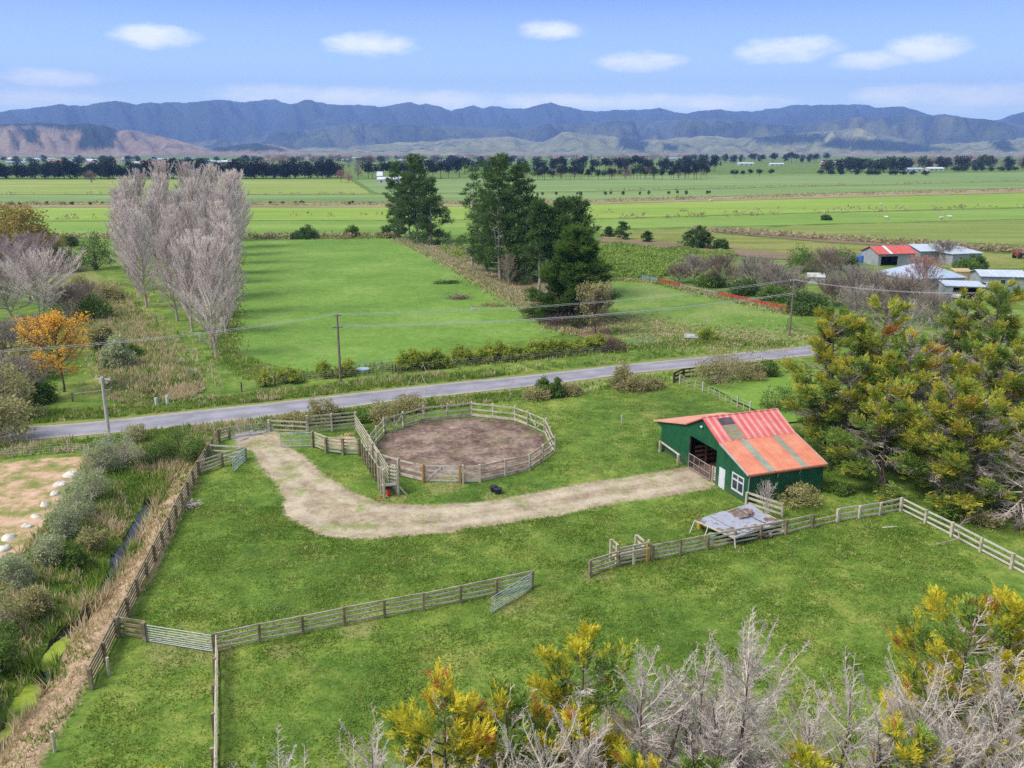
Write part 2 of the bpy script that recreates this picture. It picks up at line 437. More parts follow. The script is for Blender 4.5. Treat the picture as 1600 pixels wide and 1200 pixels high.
me.attributes.new('edge', 'FLOAT', 'POINT').data.foreach_set('value', np.array(E_, np.float32))
link('road', me, kind='structure')
ap = P([(300, 664), (345, 657), (428, 649), (436, 660), (424, 672), (372, 690), (352, 684), (330, 672)])
mb = MB(); cc = np.mean(np.array(ap), 0)
mb.add([(cc[0], cc[1], .075)] + [(a[0], a[1], .02) for a in ap], [[0, i + 1, (i + 1) % len(ap) + 1] for i in range(len(ap))])
me = mb.mesh('road_apron', noisy('apron', S(118, 112, 118), S(160, 152, 152), .8, .85, .3, .02, c3=S(182, 168, 158)), True)
link('road_apron', me, kind='structure')

# --- far paddocks, each one flat sheet a couple of centimetres above the ground
_sheet = [0]
def sheet(name, poly_px, mat, z=.02, n=1):
    _sheet[0] += 1; z = z + .006 * _sheet[0]
    w = [np.array(a) for a in P(poly_px, z)]; q = []
    for a, b in zip(w, w[1:] + w[:1]):
        L = np.linalg.norm(b - a); d = .5 * (math.hypot(*a) + math.hypot(*b)); k = int(min(60, max(1, L / max(1.5, d * .02))))
        nv = np.array([-(b - a)[1], (b - a)[0]]) / L
        for i in range(k): u = i / k; p_ = a + (b - a) * u; q.append(p_ + nv * (fbm(np.array([p_[0] / (d * .03)]), np.array([p_[1] / (d * .03)]), 5, 2)[0] - .5) * min(2.2, d * .012))
    tri = tessellate_polygon([[Vector((a[0], a[1], 0)) for a in q]])
    mb = MB(); mb.add([(a[0], a[1], z) for a in q], np.array(tri)[:, ::-1])
    return link(name, mb.mesh(name, mat), kind='structure')
F_main = field('paddock_main', [S(88, 122, 52), S(112, 146, 62), S(140, 166, 88)], .05)
F_bright = field('paddock_bright', [S(102, 132, 58), S(124, 154, 68), S(152, 168, 94)], .012, (.5, 2.5, 1))
F_dull = field('paddock_dull', [S(104, 130, 74), S(124, 148, 86), S(152, 162, 112)], .006, (.5, 3, 1))
F_yel = field('paddock_yellow', [S(122, 142, 66), S(142, 158, 78), S(168, 172, 110)], .006, (.5, 3, 1))
F_rough = field('rough_grass', [S(96, 100, 46), S(128, 138, 66), S(164, 152, 104)], .05, (.6, 1.6, 1))
F_brown = field('scrub_strip', [S(110, 108, 66), S(158, 142, 108), S(178, 164, 132)], .04, (.3, 2, 1))
F_soil = field('tilled_soil', [S(92, 78, 66), S(132, 112, 94), S(140, 130, 90)], .02, (.4, 3, 1))
F_front = field('paddock_front', [S(80, 116, 44), S(116, 146, 66), S(158, 162, 104)], .09)
F_lawn = field('lawn', [S(106, 140, 58), S(122, 156, 64), S(140, 168, 84)], .12)
sheet('main_paddock', [(356, 556), (364, 470), (367, 374), (500, 371), (625, 372), (700, 406), (800, 465), (890, 522), (800, 535), (622, 566), (480, 582)], F_main)
sheet('strip_paddock', [(-500, 371), (-500, 348), (620, 345), (930, 343), (1200, 335), (1750, 322), (1750, 338), (1200, 352), (930, 358), (700, 368), (625, 369), (500, 369)], F_bright)
sheet('strip_paddock', [(-500, 346.5), (-500, 325), (620, 324), (930, 319), (1750, 298), (1750, 320), (1200, 333.5), (930, 341.5), (620, 343.5)], field('paddock_lime', [S(116, 144, 58), S(138, 164, 68), S(162, 176, 98)], .012, (.5, 2.5, 1)))
sheet('scrub_strip', [(-500, 324.5), (-500, 318), (620, 317), (930, 313), (1750, 290), (1750, 297), (930, 318.5), (620, 323.5)], F_brown)
sheet('far_paddock', [(-500, 317), (-500, 305), (560, 304), (930, 300), (1750, 280), (1750, 289), (930, 312), (620, 316)], F_dull)
sheet('far_paddock', [(-500, 304), (-500, 281), (545, 280.5), (580, 303)], F_yel)
sheet('far_paddock', [(590, 302.5), (556, 281), (820, 278), (1140, 273), (1310, 272), (1750, 268), (1750, 279.5), (930, 299)], F_dull)
sheet('front_paddock', [(944, 438), (1022, 440), (1238, 491), (1222, 540), (1100, 536), (975, 540), (958, 480)], F_front)
sheet('right_paddock', [(1150, 362), (1240, 353), (1750, 339), (1750, 388), (1600, 383), (1400, 374)], field('paddock_olive', [S(104, 120, 58), S(128, 144, 70), S(150, 158, 94)], .03, (.4, 2.5, 1)))
sheet('tilled_ground', [(1085, 356), (1160, 357), (1300, 370), (1450, 379), (1750, 392), (1750, 403), (1560, 393), (1300, 379), (1120, 363)], F_soil, .03)
sheet('right_paddock', [(935, 362), (1080, 358), (1120, 365), (1300, 381), (1500, 393), (1600, 398), (1600, 420), (1500, 420), (1330, 402), (1150, 396), (950, 376)], F_rough)
sheet('farm_track', [(935, 371), (1040, 378), (1200, 392), (1330, 404), (1330, 412), (1200, 404), (1050, 388), (935, 378)], F_soil, .05)
sheet('lawn', [(1112, 604), (1125, 597), (1290, 574), (1420, 590), (1420, 640), (1230, 660), (1178, 642)], F_lawn, .11)
sheet('pine_floor', [(648, 378), (720, 382), (760, 420), (860, 428), (930, 470), (965, 545), (890, 520), (800, 460), (700, 404)], field('needle_floor', [S(104, 84, 70), S(140, 118, 96), S(120, 124, 66)], .12))
# --- water in the drain
t = NT('drain_water'); n = t.noise(t.pos(), 1.5, 3)
b = t.bsdf((.012, .012, .01), .06, .5, 0, t.bump(n, .08, .03)); M_water = t.m
dp = resample(DITCH, 60); tg = np.gradient(dp, axis=0); tg /= np.hypot(*tg.T)[:, None]; nr = np.stack([-tg[:, 1], tg[:, 0]], 1)
mb = MB(); V = []
for i in range(60):
    for s in (-1.2, 1.2): V.append((dp[i, 0] + nr[i, 0] * s, dp[i, 1] + nr[i, 1] * s, -.80))
mb.add(V, [[2 * i, 2 * i + 1, 2 * i + 3, 2 * i + 2] for i in range(59)])
link('drain_water', mb.mesh('drain_water', M_water), kind='structure')
def weedsheet(poly, seed):
    w = P(poly, -.78); w = resample(w + [w[0]], 60)[:-1]; c = w.mean(0)
    r = np.random.default_rng(seed); w = c + (w - c) * (1 + .12 * (r.random((59, 1)) - .5))
    mb = MB(); mb.add([(c[0], c[1], -.775)] + [(a[0], a[1], -.78) for a in w], [[0, i + 1, (i + 1) % 59 + 1] for i in range(59)]); return mb
M_duck = noisy('duckweed', S(104, 132, 36), S(146, 166, 56), 1.2, .7, .1, .01, c3=S(160, 176, 80))
DUCK = [[(104, 992), (112, 1003), (96, 1022), (88, 1040), (70, 1050), (56, 1045), (68, 1024), (86, 1004)], [(48, 1064), (66, 1072), (62, 1098), (40, 1122), (10, 1152), (-30, 1180), (-40, 1150), (4, 1108), (28, 1086)]]
for k, pl in enumerate(DUCK):
    link('duckweed', weedsheet(pl, k).mesh('duckweed', M_duck), kind='stuff')

# ------------------------------------------------------------------ grass that stands up
def blades(c, rng, h, w, nb, spread, lean=.45, mi=0, mb=None):
    """nb blades at each base point c"""
    n = len(c); c = np.repeat(c, nb, 0) + np.c_[(rng.random((n * nb, 2)) - .5) * spread, np.zeros(n * nb)]
    a = rng.random(n * nb) * 2 * math.pi; l = rng.random(n * nb) * lean
    d = unit(np.c_[np.cos(a) * l, np.sin(a) * l, np.ones(n * nb)])
    b = rng.random(n * nb) * 2 * math.pi
    nm = np.c_[np.cos(b), np.sin(b), np.zeros(n * nb)]
    hh = np.repeat(np.broadcast_to(h, (n,)), nb) * (.6 + .7 * rng.random(n * nb))
    (MB() if mb is None else mb).leaves(c, d, nm, hh, np.repeat(np.broadcast_to(w, (n,)), nb), np.repeat(np.broadcast_to(mi, (n,)), nb))
M_g = [leafm('grass_blade', [S(66, 98, 36), S(96, 128, 48), S(124, 150, 60), S(158, 168, 84), S(188, 180, 110)], .5, .3),
       leafm('dry_blade', [S(160, 142, 104), S(200, 182, 144), S(218, 204, 172)], .3, .6)]
def scatter(n, x0, x1, y0, y1, rng, ok):
    p = np.c_[x0 + (x1 - x0) * rng.random(n), y0 + (y1 - y0) * rng.random(n)]
    return p[ok(p[:, 0], p[:, 1])]
LOTN = P([(40, 1300), (150, 1090), (200, 990), (320, 742), (350, 690), (372, 695), (395, 694), (440, 682), (560, 655), (620, 645), (720, 620), (800, 612), (890, 608), (1050, 590), (1085, 605), (1180, 645), (1300, 660), (1640, 700), (1800, 800), (1800, 1300)])
def lot_ok(x, y):
    k = inpoly(x, y, LOTN)
    for z, m in ((ZD, .12), (ZA, .0), (BARN, .1), (ZE, -.2)): k &= sdist(x, y, z) < m
    k &= straw_sd(x, y) < -.1
    return k
rng = np.random.default_rng(5)
pts = np.vstack([scatter(60000, -30, 30, 28, 60, rng, lot_ok), scatter(52000, -36, 46, 50, 100, rng, lot_ok)])
lush = fbm(pts[:, 0] / 2.2, pts[:, 1] / 2.2, 31, 3)
keep = rng.random(len(pts)) < .35 + 1.0 * lush
pts, lush = pts[keep], lush[keep]
mb = MB()
blades(np.c_[pts, hz(pts[:, 0], pts[:, 1]) - .01], rng, .07 + .2 * np.clip(lush - .25, 0, 1), .06, 5, .42, 2.3, (rng.random(len(pts)) < .03).astype(int), mb)
link('paddock_grass', mb.mesh('paddock_grass', M_g), kind='stuff')

def rough_ok(x, y):
    d1, side = dpath(x, y, DITCH)
    a = ((side > 0) | (d1 < .7)) & (d1 > np.clip((fbm(x / 5, y / 5, 61, 2) - .38) * 5, 0, .8)) & (d1 < 7)
    a |= (straw_sd(x, y) > -.2) & (rng.random(len(x)) < .5)
    d2, _ = dpath(x, y, DITCH_B); a |= (d2 > .4) & (d2 < 5)
    d3, _ = dpath(x, y, [((p[0] + q[0]) / 2, (p[1] + q[1]) / 2) for p, q in zip(ROAD_F, ROAD_N)])
    a |= (d3 > 3.3) & (d3 < 7) & (rng.random(len(x)) < .5)
    for z in (ZD, ZA, ZE, ZS): a &= sdist(x, y, z) < 0
    for pl in DUCK: a &= ~inpoly(x, y, P(pl, -.73))
    return a & (d3 > 3.0)
p1 = scatter(90000, -60, 0, 27, 100, rng, rough_ok); p2 = scatter(40000, -75, 30, 78, 190, rng, rough_ok)
pr = np.vstack([p1, p2]); big = fbm(pr[:, 0] / 3, pr[:, 1] / 3, 77, 3)
db, _ = dpath(pr[:, 0], pr[:, 1], DITCH_B); on_straw = straw_sd(pr[:, 0], pr[:, 1]) > -.2
dry = np.where(on_straw, .78, np.where(db < 6, .55, np.where(pr[:, 1] > 76, .1, .28))); dry = rng.random(len(pr)) < np.clip(dry + (big - .5) * 2.2, .03, .95)
mb = MB(); dch, _ = dpath(pr[:, 0], pr[:, 1], DITCH); hgt = np.where(dch < .8, .6, 0) + np.where(on_straw, .34, .35 + .7 * np.clip(big - .3, 0, 1))
blades(np.c_[pr, hz(pr[:, 0], pr[:, 1]) - .03], rng, hgt, .05 + .0006 * pr[:, 1], 5, .4, .9, dry.astype(int), mb)
link('bank_grass', mb.mesh('bank_grass', M_g), kind='stuff')

def strip_grass(name, px_pts, width, n, h, dryp, seed):
    rg = np.random.default_rng(seed); w = resample(P(px_pts), 200); i = rg.integers(0, 199, n); q = w[i] + (w[i + 1] - w[i]) * rg.random((n, 1)) + rg.normal(0, width, (n, 2))
    mb = MB(); blades(np.c_[q, np.full(n, .0)], rg, h, .05 + .0007 * q[:, 1], 5, .8, 1.0, (rg.random(n) < dryp).astype(int), mb)
    link(name, mb.mesh(name, M_g), kind='stuff')
strip_grass('rough_grass', [(252, 606), (226, 566), (196, 526), (168, 492), (140, 450)], 3.0, 4200, .8, .6, 9)
strip_grass('rough_grass', [(628, 374), (660, 387), (720, 417), (770, 446), (830, 480), (890, 520)], 1.5, 6000, .6, .7, 1)
strip_grass('rough_grass', [(372, 373), (480, 372.5), (620, 371)], 1.2, 2500, .6, .5, 2)
strip_grass('rough_grass', [(362, 384), (350, 556), (420, 592), (620, 576), (800, 560), (976, 546), (1100, 534), (1225, 540)], 1.2, 6000, .45, .15, 3)
strip_grass('rough_grass', [(944, 436), (1024, 441), (1238, 490)], 1.0, 2500, .5, .5, 4)
strip_grass('rough_grass', [(960, 500), (1000, 512), (1060, 528), (1150, 530), (1215, 525)], 4.0, 3000, .3, .6, 5)
# ------------------------------------------------------------------ trees
M_bark = noisy('bark', S(84, 70, 60), S(132, 114, 100), 2.5, .9, .5, .03, space='object')
M_twig = noisy('grey_twig', S(150, 136, 126), S(190, 176, 166), .5, .9, 0)
M_grey = noisy('dead_wood', S(184, 168, 156, .76), S(224, 212, 202, .76), 3, .9, .3, .02, space='object')
M_pale = noisy('pale_bark', S(150, 142, 132), S(196, 188, 176), 3, .9, .3, .02, space='object')
M_pop = noisy('poplar_twig', S(220, 198, 190, .93), S(242, 226, 218, .93), .25, .9, 0, space='world')
M_popb = noisy('poplar_bark', S(176, 160, 148), S(206, 192, 178), 2, .9, .3, .02)
M_pink = noisy('pink_twig', S(180, 156, 156), S(212, 190, 186), .3, .9, 0)
M_brownt = noisy('brown_twig', S(132, 112, 100), S(172, 152, 138), .3, .9, 0)
L_cg = leafm('cypress_green', [S(78, 106, 48), S(108, 138, 60), S(140, 162, 74), S(168, 180, 88)], .4, .6)
L_cy = leafm('cypress_yellow', [S(140, 152, 46), S(190, 184, 54), S(216, 196, 62), S(218, 182, 66)], .4, .6)
L_co = leafm('cypress_rust', [S(160, 112, 64), S(188, 132, 70), S(172, 88, 62), S(204, 156, 78)], .3, .6)
L_oy = leafm('olive_yellow', [S(124, 138, 54), S(166, 168, 62), S(198, 188, 72), S(204, 176, 76)], .4, .6)
L_pine = leafm('pine_needles', [S(50, 72, 40), S(74, 100, 52), S(98, 122, 66), S(122, 140, 84)], .3, .3)
L_dark = leafm('dark_cypress', [S(50, 74, 32), S(76, 104, 42), S(104, 130, 56), S(128, 142, 70)], .25, .3)
L_pit = leafm('silver_leaf', [S(116, 128, 88), S(148, 158, 114), S(178, 184, 144), S(204, 206, 170)], .3, .5)
L_bush = leafm('bush_leaf', [S(60, 84, 38), S(86, 114, 50), S(114, 140, 64), S(138, 158, 80)], .3, .5)
L_olive = leafm('olive_leaf', [S(112, 112, 66), S(148, 146, 92), S(178, 170, 118), S(198, 184, 144)], .3, .5)
L_rust = leafm('autumn_rust', [S(112, 110, 54), S(146, 132, 68), S(168, 142, 80), S(142, 150, 80)], .3, .25)
L_or = leafm('autumn_orange', [S(204, 146, 48), S(226, 170, 58), S(236, 188, 72), S(226, 196, 92)], .4, .5)
L_hedge = leafm('hedge_leaf', [S(84, 104, 40), S(126, 144, 54), S(174, 182, 74), S(206, 206, 98)], .3, .6)

def limbs_of(rng, h, R_, n, z0, elev, sag, power=.75, jit=.35):
    """limb polylines (n,5,3) with lengths"""
    i = np.arange(n); t = np.clip((i + rng.random(n)) / n, 0, 1); z = h * (z0 + (.985 - z0) * t)
    tt = (z / h - z0) / (1 - z0)
    L = R_ * (1 - tt) ** power * (1 - jit + 2 * jit * rng.random(n)) + .04 * h
    az = i * 2.39996 + rng.normal(0, .5, n)
    e = R(elev[0]) + (R(elev[1]) - R(elev[0])) * tt + rng.normal(0, .14, n)
    d = np.c_[np.cos(az) * np.cos(e), np.sin(az) * np.cos(e), np.sin(e)]
    s = np.linspace(0, 1, 5)
    pts = d[:, None, :] * (L[:, None] * s[None])[:, :, None]
    pts[:, :, 2] += sag * L[:, None] * (-(s ** 1.4) * .55 + s ** 3 * .75)[None]
    pts[:, :, :2] += rng.normal(0, .035, (n, 5, 2)) * L[:, None, None] * s[None, :, None]
    pts[:, :, 2] += z[:, None]
    return pts, L, az, tt, d

def along(pts, u):
    """point and direction on polylines pts (m,5,3) at parameter u (m,)"""
    k = np.clip((u * 4).astype(int), 0, 3); f = (u * 4 - k)[:, None]; r = np.arange(len(pts))
    a, b = pts[r, k], pts[r, k + 1]
    return a + (b - a) * f, unit(b - a)

def fronds(mb, c, d, L, mi, rng, k=8, w=.22):
    """feathery flat sprays"""
    n = len(c)
    if n == 0: return
    up = unit(np.c_[rng.normal(0, .3, (n, 2)), np.ones(n)]); sd = unit(np.cross(d, up)); nm = unit(np.cross(sd, d))
    for j in range(k):
        s = (j // 2 + .3) / (k / 2); sg = 1 if j % 2 else -1
        last = j >= k - 2
        a = (.25 if last else .85) * sg
        dd = unit(d + sd * a + nm * rng.normal(0, .22, (n, 1)))
        ln = L * (.46 - .18 * s) * (.75 + .5 * rng.random(n))
        nn = unit(nm + rng.normal(0, .35, (n, 3)))
        mb.leaves(c + d * (L * s * .8)[:, None], dd, nn, ln, ln * .32, mi)

def trunk_mesh(rng, h, r0, mi=0, mb=None, wob=.012, n=9, lean=(0, 0), top=1.0):
    mb = MB() if mb is None else mb; z = np.linspace(-.25, h * top, n)
    x = np.cumsum(rng.normal(0, wob * h, n)) * .5 + lean[0] * z / h; y = np.cumsum(rng.normal(0, wob * h, n)) * .5 + lean[1] * z / h
    x -= x[0]; y -= y[0]
    rr = r0 * (1 - .93 * np.linspace(0, 1, n)) ; rr[0] *= 1.35
    mb.tube(np.c_[x, y, z], rr, 8, mi); return mb, (z, x, y)

def shift(pts, ax):
    z, x, y = ax; zb = pts[:, :1, 2]
    pts[:, :, 0] += np.interp(zb, z, x); pts[:, :, 1] += np.interp(zb, z, y); return pts

def conifer(name, label, seed, h, R_, dead=.3, cols=(.5, .4, .1), nl=None, z0=.08, dens=16, fl=.42, loc=(0, 0, 0), k=8, twig=16, group=None, cat='conifer tree', elev=(2, 55), r0=None, top=1.0, tops=0, leaf=None, bark=None, power=.75, twr=1.0, tl=1.0, u0=.3, jit=.35, sag=.28, twm=None):
    """cypress with dead grey limbs among green, yellow and rust sprays"""
    rng = np.random.default_rng(seed); root = thing(name, label, cat, loc, rng.random() * 6.28, group)
    r0 = r0 or h * .017; tb, ax = trunk_mesh(rng, h, r0)
    nl = nl or int(h * 6.5)
    pts, L, az, tt, d = limbs_of(rng, h, R_, nl, z0, elev, sag, power, jit); pts = shift(pts, ax)
    for q in range(tops):                                    # extra leaders
        a = rng.random() * 6.28; zz = h * (.35 + .2 * rng.random()); hh = h * (.28 + .2 * rng.random())
        b = np.array([np.interp(zz, ax[0], ax[1]), np.interp(zz, ax[0], ax[2]), zz]); s = np.linspace(0, 1, 5)[:, None]
        o = np.array([math.cos(a), math.sin(a), 0]) * R_ * (.35 + .25 * rng.random())
        lp = b + o * s ** .6 + np.array([0, 0, hh]) * s
        tb.tube(lp, np.linspace(r0 * .5, r0 * .08, 5), 5)
        m = int(hh * 7); u = .3 + .7 * rng.random(m); c0, dd = along(np.repeat(lp[None], m, 0), u)
        aa = rng.random(m) * 6.28; l2 = (.25 + R_ * .42 * (1 - u)) * (.6 + .7 * rng.random(m))
        e2 = .1 + .6 * u; d2 = np.c_[np.cos(aa) * np.cos(e2), np.sin(aa) * np.cos(e2), np.sin(e2)]
        s5 = np.linspace(0, 1, 5); p5 = c0[:, None] + d2[:, None] * (l2[:, None] * s5[None])[:, :, None]
        pts = np.concatenate([pts, p5]); L = np.r_[L, l2]; az = np.r_[az, aa]; tt = np.r_[tt, .4 + .6 * u]
    n = len(pts)
    sec = vnoise(az * 1.1 + seed, tt * 5 + seed * 3.7, seed) + rng.normal(0, .12, n)
    isdead = sec < np.quantile(sec, dead) if 0 < dead < 1 else np.full(n, dead >= 1)
    for i in range(n):
        tb.tube(pts[i], np.linspace(max(.012, min(r0 * .32, .011 * L[i] + .012)), .006, 5), 4, 1 if isdead[i] else 0, False)
    part('trunk', tb, [bark or M_bark, M_grey], root)
    # twigs
    m = np.maximum(3, (L * twig * np.where(isdead, 1, .28)).astype(int)); idx = np.repeat(np.arange(n), m); u = .12 + .88 * rng.random(len(idx))
    c0, d0 = along(pts[idx], u); sd = unit(np.cross(d0, [0, 0, 1.0])); sg = rng.choice([-1, 1], len(idx))[:, None]
    dd = unit(d0 * .75 + sd * sg * (.5 + .5 * rng.random((len(idx), 1))) + np.array([0, 0, 1.0]) * rng.normal(.08, .35, (len(idx), 1)))
    l2 = (.12 + .34 * tl * L[idx] * (1.05 - u)) * (.5 + .8 * rng.random(len(idx))); e0 = c0 + dd * l2[:, None]
    tw = MB(); tw.twigs(c0, e0, (.019 + .008 * l2) * twr)
    for q in range(4):
        uu = .25 + .7 * rng.random(len(idx)); b = c0 + (e0 - c0) * uu[:, None]
        d3 = unit(dd + rng.normal(0, .55, dd.shape)); tw.twigs(b, b + d3 * (l2 * (.3 + .35 * rng.random(len(idx))))[:, None], .0125 * twr)
    part('twig', tw, twm or M_grey, root)['kind'] = 'stuff'
    # foliage
    cr = MB(); al = np.where(~isdead)[0]
    if len(al):
        m = np.maximum(4, (L[al] * dens).astype(int)); idx = np.repeat(al, m); N = len(idx); u = u0 + (1.05 - u0) * rng.random(N) ** .8; u = np.minimum(u, 1)
        c0, d0 = along(pts[idx], u); off = rng.normal(0, .12, (N, 3)) * (L[idx] * .6 + .25)[:, None]; off[:, 2] *= .4
        dd = unit(d0 + .55 * unit(off) + np.array([0, 0, .22]) + rng.normal(0, .25, (N, 3)))
        g, y_, o_ = cols; tone = vnoise(az[idx] * 1.3 + 5, tt[idx] * 7, seed + 9) * .6 + .25 * u + .25 * rng.random(N) + .12 * tt[idx]
        q1, q2 = np.quantile(tone, min(.97, g)), np.quantile(tone, min(1, 1 - .35 * o_))
        mi = np.where(tone < q1, 0, np.where(tone < q2, 1, 2))
        fronds(cr, c0 + off, dd, fl * (.65 + .7 * rng.random(N)), mi, rng, k)
        part('crown', cr, leaf or [L_cg, L_cy, L_co], root)
    return root

def bare_tree(name, label, seed, h, R_, loc, m_tw=None, m_bk=None, spread=(50, 80), nl=40, z0=.15, twig=10, ell=True, group=None, cat='bare tree', tw_r=.012, r0=None, sub=4, stems=1, leaf=None, nleaf=0, leafL=.2, up=.5, Lmax=9.0):
    """leafless tree: limbs, branches and a haze of real twigs; optionally some leaves on them"""
    rng = np.random.default_rng(seed); root = thing(name, label, cat, loc, rng.random() * 6.28, group)
    r0 = r0 or h * .016; tb = MB(); P5 = []; LL = []
    for s in range(stems):
        ln = rng.normal(0, .12 * h, 2) if stems > 1 else (0, 0); hh = h * (1 - .2 * rng.random() * (s > 0))
        tb, ax = trunk_mesh(rng, hh, r0 / (1 if s == 0 else 1.3), 0, tb, .012, 9, ln)
        i = np.arange(nl // stems); n = len(i); t = (i + rng.random(n)) / n; z = hh * (z0 + (.95 - z0) * t ** .9)
        e = R(spread[0]) + (R(spread[1]) - R(spread[0])) * t + rng.normal(0, .12, n)
        az = i * 2.39996 + rng.normal(0, .5, n)
        prof = np.sqrt(np.clip(1 - (2 * t - .75) ** 2 / 1.6, .08, 1)) if ell else (1 - t) ** .6
        L = R_ / np.maximum(np.cos(e), .25) * prof * (.75 + .4 * rng.random(n)); L = np.minimum(L, (h * 1.02 - z) / np.maximum(np.sin(e), .2) + .3); L = np.minimum(L, Lmax * h)
        d = np.c_[np.cos(az) * np.cos(e), np.sin(az) * np.cos(e), np.sin(e)]; s5 = np.linspace(0, 1, 5)
        p = d[:, None] * (L[:, None] * s5)[:, :, None]; p[:, :, :2] *= (1 + .3 * (1 - s5))[None, :, None]
        p += rng.normal(0, .03, p.shape) * L[:, None, None] * s5[None, :, None]; p[:, :, 2] += z[:, None]; p = shift(p, ax)
        P5.append(p); LL.append(L)
    pts = np.concatenate(P5); L = np.concatenate(LL)
    for i in range(len(pts)): tb.tube(pts[i], np.linspace(min(r0 * .42, .012 * L[i] + .015), .01, 5), 4, 0, False)
    part('trunk', tb, m_bk or M_pale, root)
    m = np.maximum(4, (L * twig).astype(int)); idx = np.repeat(np.arange(len(pts)), m); N = len(idx); u = .15 + .85 * rng.random(N)
    c0, d0 = along(pts[idx], u); dd = unit(d0 + rng.normal(0, .45, (N, 3)) + np.array([0, 0, up]))
    l2 = (.3 + .32 * L[idx] * (1.1 - u)) * (.5 + .7 * rng.random(N)); e0 = c0 + dd * l2[:, None]
    tw = MB(); tw.twigs(c0, e0, tw_r)
    ends = [e0]
    for q in range(sub):
        uu = .2 + .75 * rng.random(N); b = c0 + (e0 - c0) * uu[:, None]; d3 = unit(dd + rng.normal(0, .4, dd.shape) + np.array([0, 0, up * .4]))
        e1 = b + d3 * (l2 * (.3 + .35 * rng.random(N)))[:, None]; tw.twigs(b, e1, tw_r * .62); ends.append(e1)
    part('twig', tw, m_tw or M_pop, root)['kind'] = 'stuff'
    if nleaf:
        E = np.concatenate(ends); E = E[rng.integers(0, len(E), nleaf)] + rng.normal(0, .15, (nleaf, 3)); cr = MB()
        cr.leaves(E, unit(rng.normal(0, 1, (nleaf, 3))), unit(rng.normal(0, 1, (nleaf, 3)) + [0, 0, .8]), leafL * (.6 + .8 * rng.random(nleaf)), leafL * .6)
        part('crown', cr, leaf, root)
    return root

def clump_leaves(mb, rng, C, r, n, L, W, mi=0, out=None, flat=.8):
    """n leaves round each clump centre C, pointing outward"""
    m = len(C) * n; c = np.repeat(C, n, 0); rr = np.repeat(np.broadcast_to(r, (len(C),)), n)
    v = unit(rng.normal(0, 1, (m, 3))); v[:, 2] *= flat
    p = c + v * (rr * (.35 + .65 * rng.random(m)))[:, None]
    d = unit(v + (0 if out is None else np.repeat(out, n, 0)) + rng.normal(0, .35, (m, 3)))
    nm = unit(v * .8 + rng.normal(0, .7, (m, 3)) + [0, 0, .3])
    mb.leaves(p, d, nm, L * (.6 + .8 * rng.random(m)), W * (.7 + .6 * rng.random(m)), mi)

def pine(name, label, seed, h, R_, loc, z0=.25, nl=46, group=None, cl=3, n=46, lean=(0, 0), leaf=None, r0=None, stems=1, droop=0, Ls=.55, W=.12, power=.6, cat='pine tree', flat=.5, bark=None):
    rng = np.random.default_rng(seed); root = thing(name, label, cat, loc, 0, group)
    r0 = r0 or h * .016; tb, ax = trunk_mesh(rng, h, r0, lean=lean)
    for s in range(stems - 1): trunk_mesh(rng, h * .75, r0 * .7, 0, tb, lean=rng.normal(0, .1 * h, 2))
    pts, L, az, tt, d = limbs_of(rng, h, R_, nl, z0, (-4, 50), .15 - droop, power, .5); pts = shift(pts, ax)
    for i in range(nl): tb.tube(pts[i], np.linspace(r0 * .3 * (1 - .7 * tt[i]) + .015, .012, 5), 4, 0, False)
    part('trunk', tb, bark or M_pale, root)
    cr = MB(); m = np.maximum(2, np.round(L * cl).astype(int)); idx = np.repeat(np.arange(nl), m); N = len(idx)
    u = np.minimum(.35 + .7 * rng.random(N), 1); c0, d0 = along(pts[idx], u)
    c0 = c0 + rng.normal(0, .22, (N, 3)) * (L[idx] * .45)[:, None]
    clump_leaves(cr, rng, c0, (.35 + .12 * L[idx]), n, Ls, W, 0, np.array([[0, 0, .5 - droop]]) + d0 * .5, flat)
    part('crown', cr, leaf or L_pine, root)
    return root

def bush(name, label, seed, r, h, loc, leaf=None, nc=40, n=60, L=.16, W=.09, group=None, cat='shrub', stem=True, wood=None, sc=(1, 1), twigs_=0):
    rng = np.random.default_rng(seed); root = thing(name, label, cat, loc, rng.random() * 6.28, group)
    v = unit(rng.normal(0, 1, (nc, 3))); v[:, 2] = np.abs(v[:, 2]); q = (.5 + .5 * rng.random(nc) ** .5)[:, None]
    lump = (.72 + .5 * vnoise(np.arctan2(v[:, 1], v[:, 0]) * 1.5 + seed, v[:, 2] * 3, seed))[:, None]
    C = v * q * lump * [r * sc[0], r * sc[1], h * .86] + [0, 0, h * .1]
    tb = MB(); k = min(nc, 14)
    for i in range(k):
        m = C[i] * [.4, .4, .6]; tb.tube([(rng.normal(0, .05 * r), rng.normal(0, .05 * r), -.12), m, C[i]], [.03 + .018 * h, .02 + .006 * h, .008], 4, 0, False)
    part('stem', tb, wood or M_bark, root)
    if twigs_:
        tw = MB(); i = rng.integers(0, nc, twigs_); b = C[i] * (.4 + .5 * rng.random((twigs_, 1))); dd = unit(C[i] + rng.normal(0, .5, (twigs_, 3)) * r)
        tw.twigs(b, b + dd * (r * .55 * (.5 + rng.random(twigs_)))[:, None], .008); part('twig', tw, wood or M_grey, root)['kind'] = 'stuff'
    cr = MB(); clump_leaves(cr, rng, C, r * .3 * (.7 + .6 * rng.random(nc)), n, L, W)
    part('crown', cr, leaf or L_bush, root)
    return root
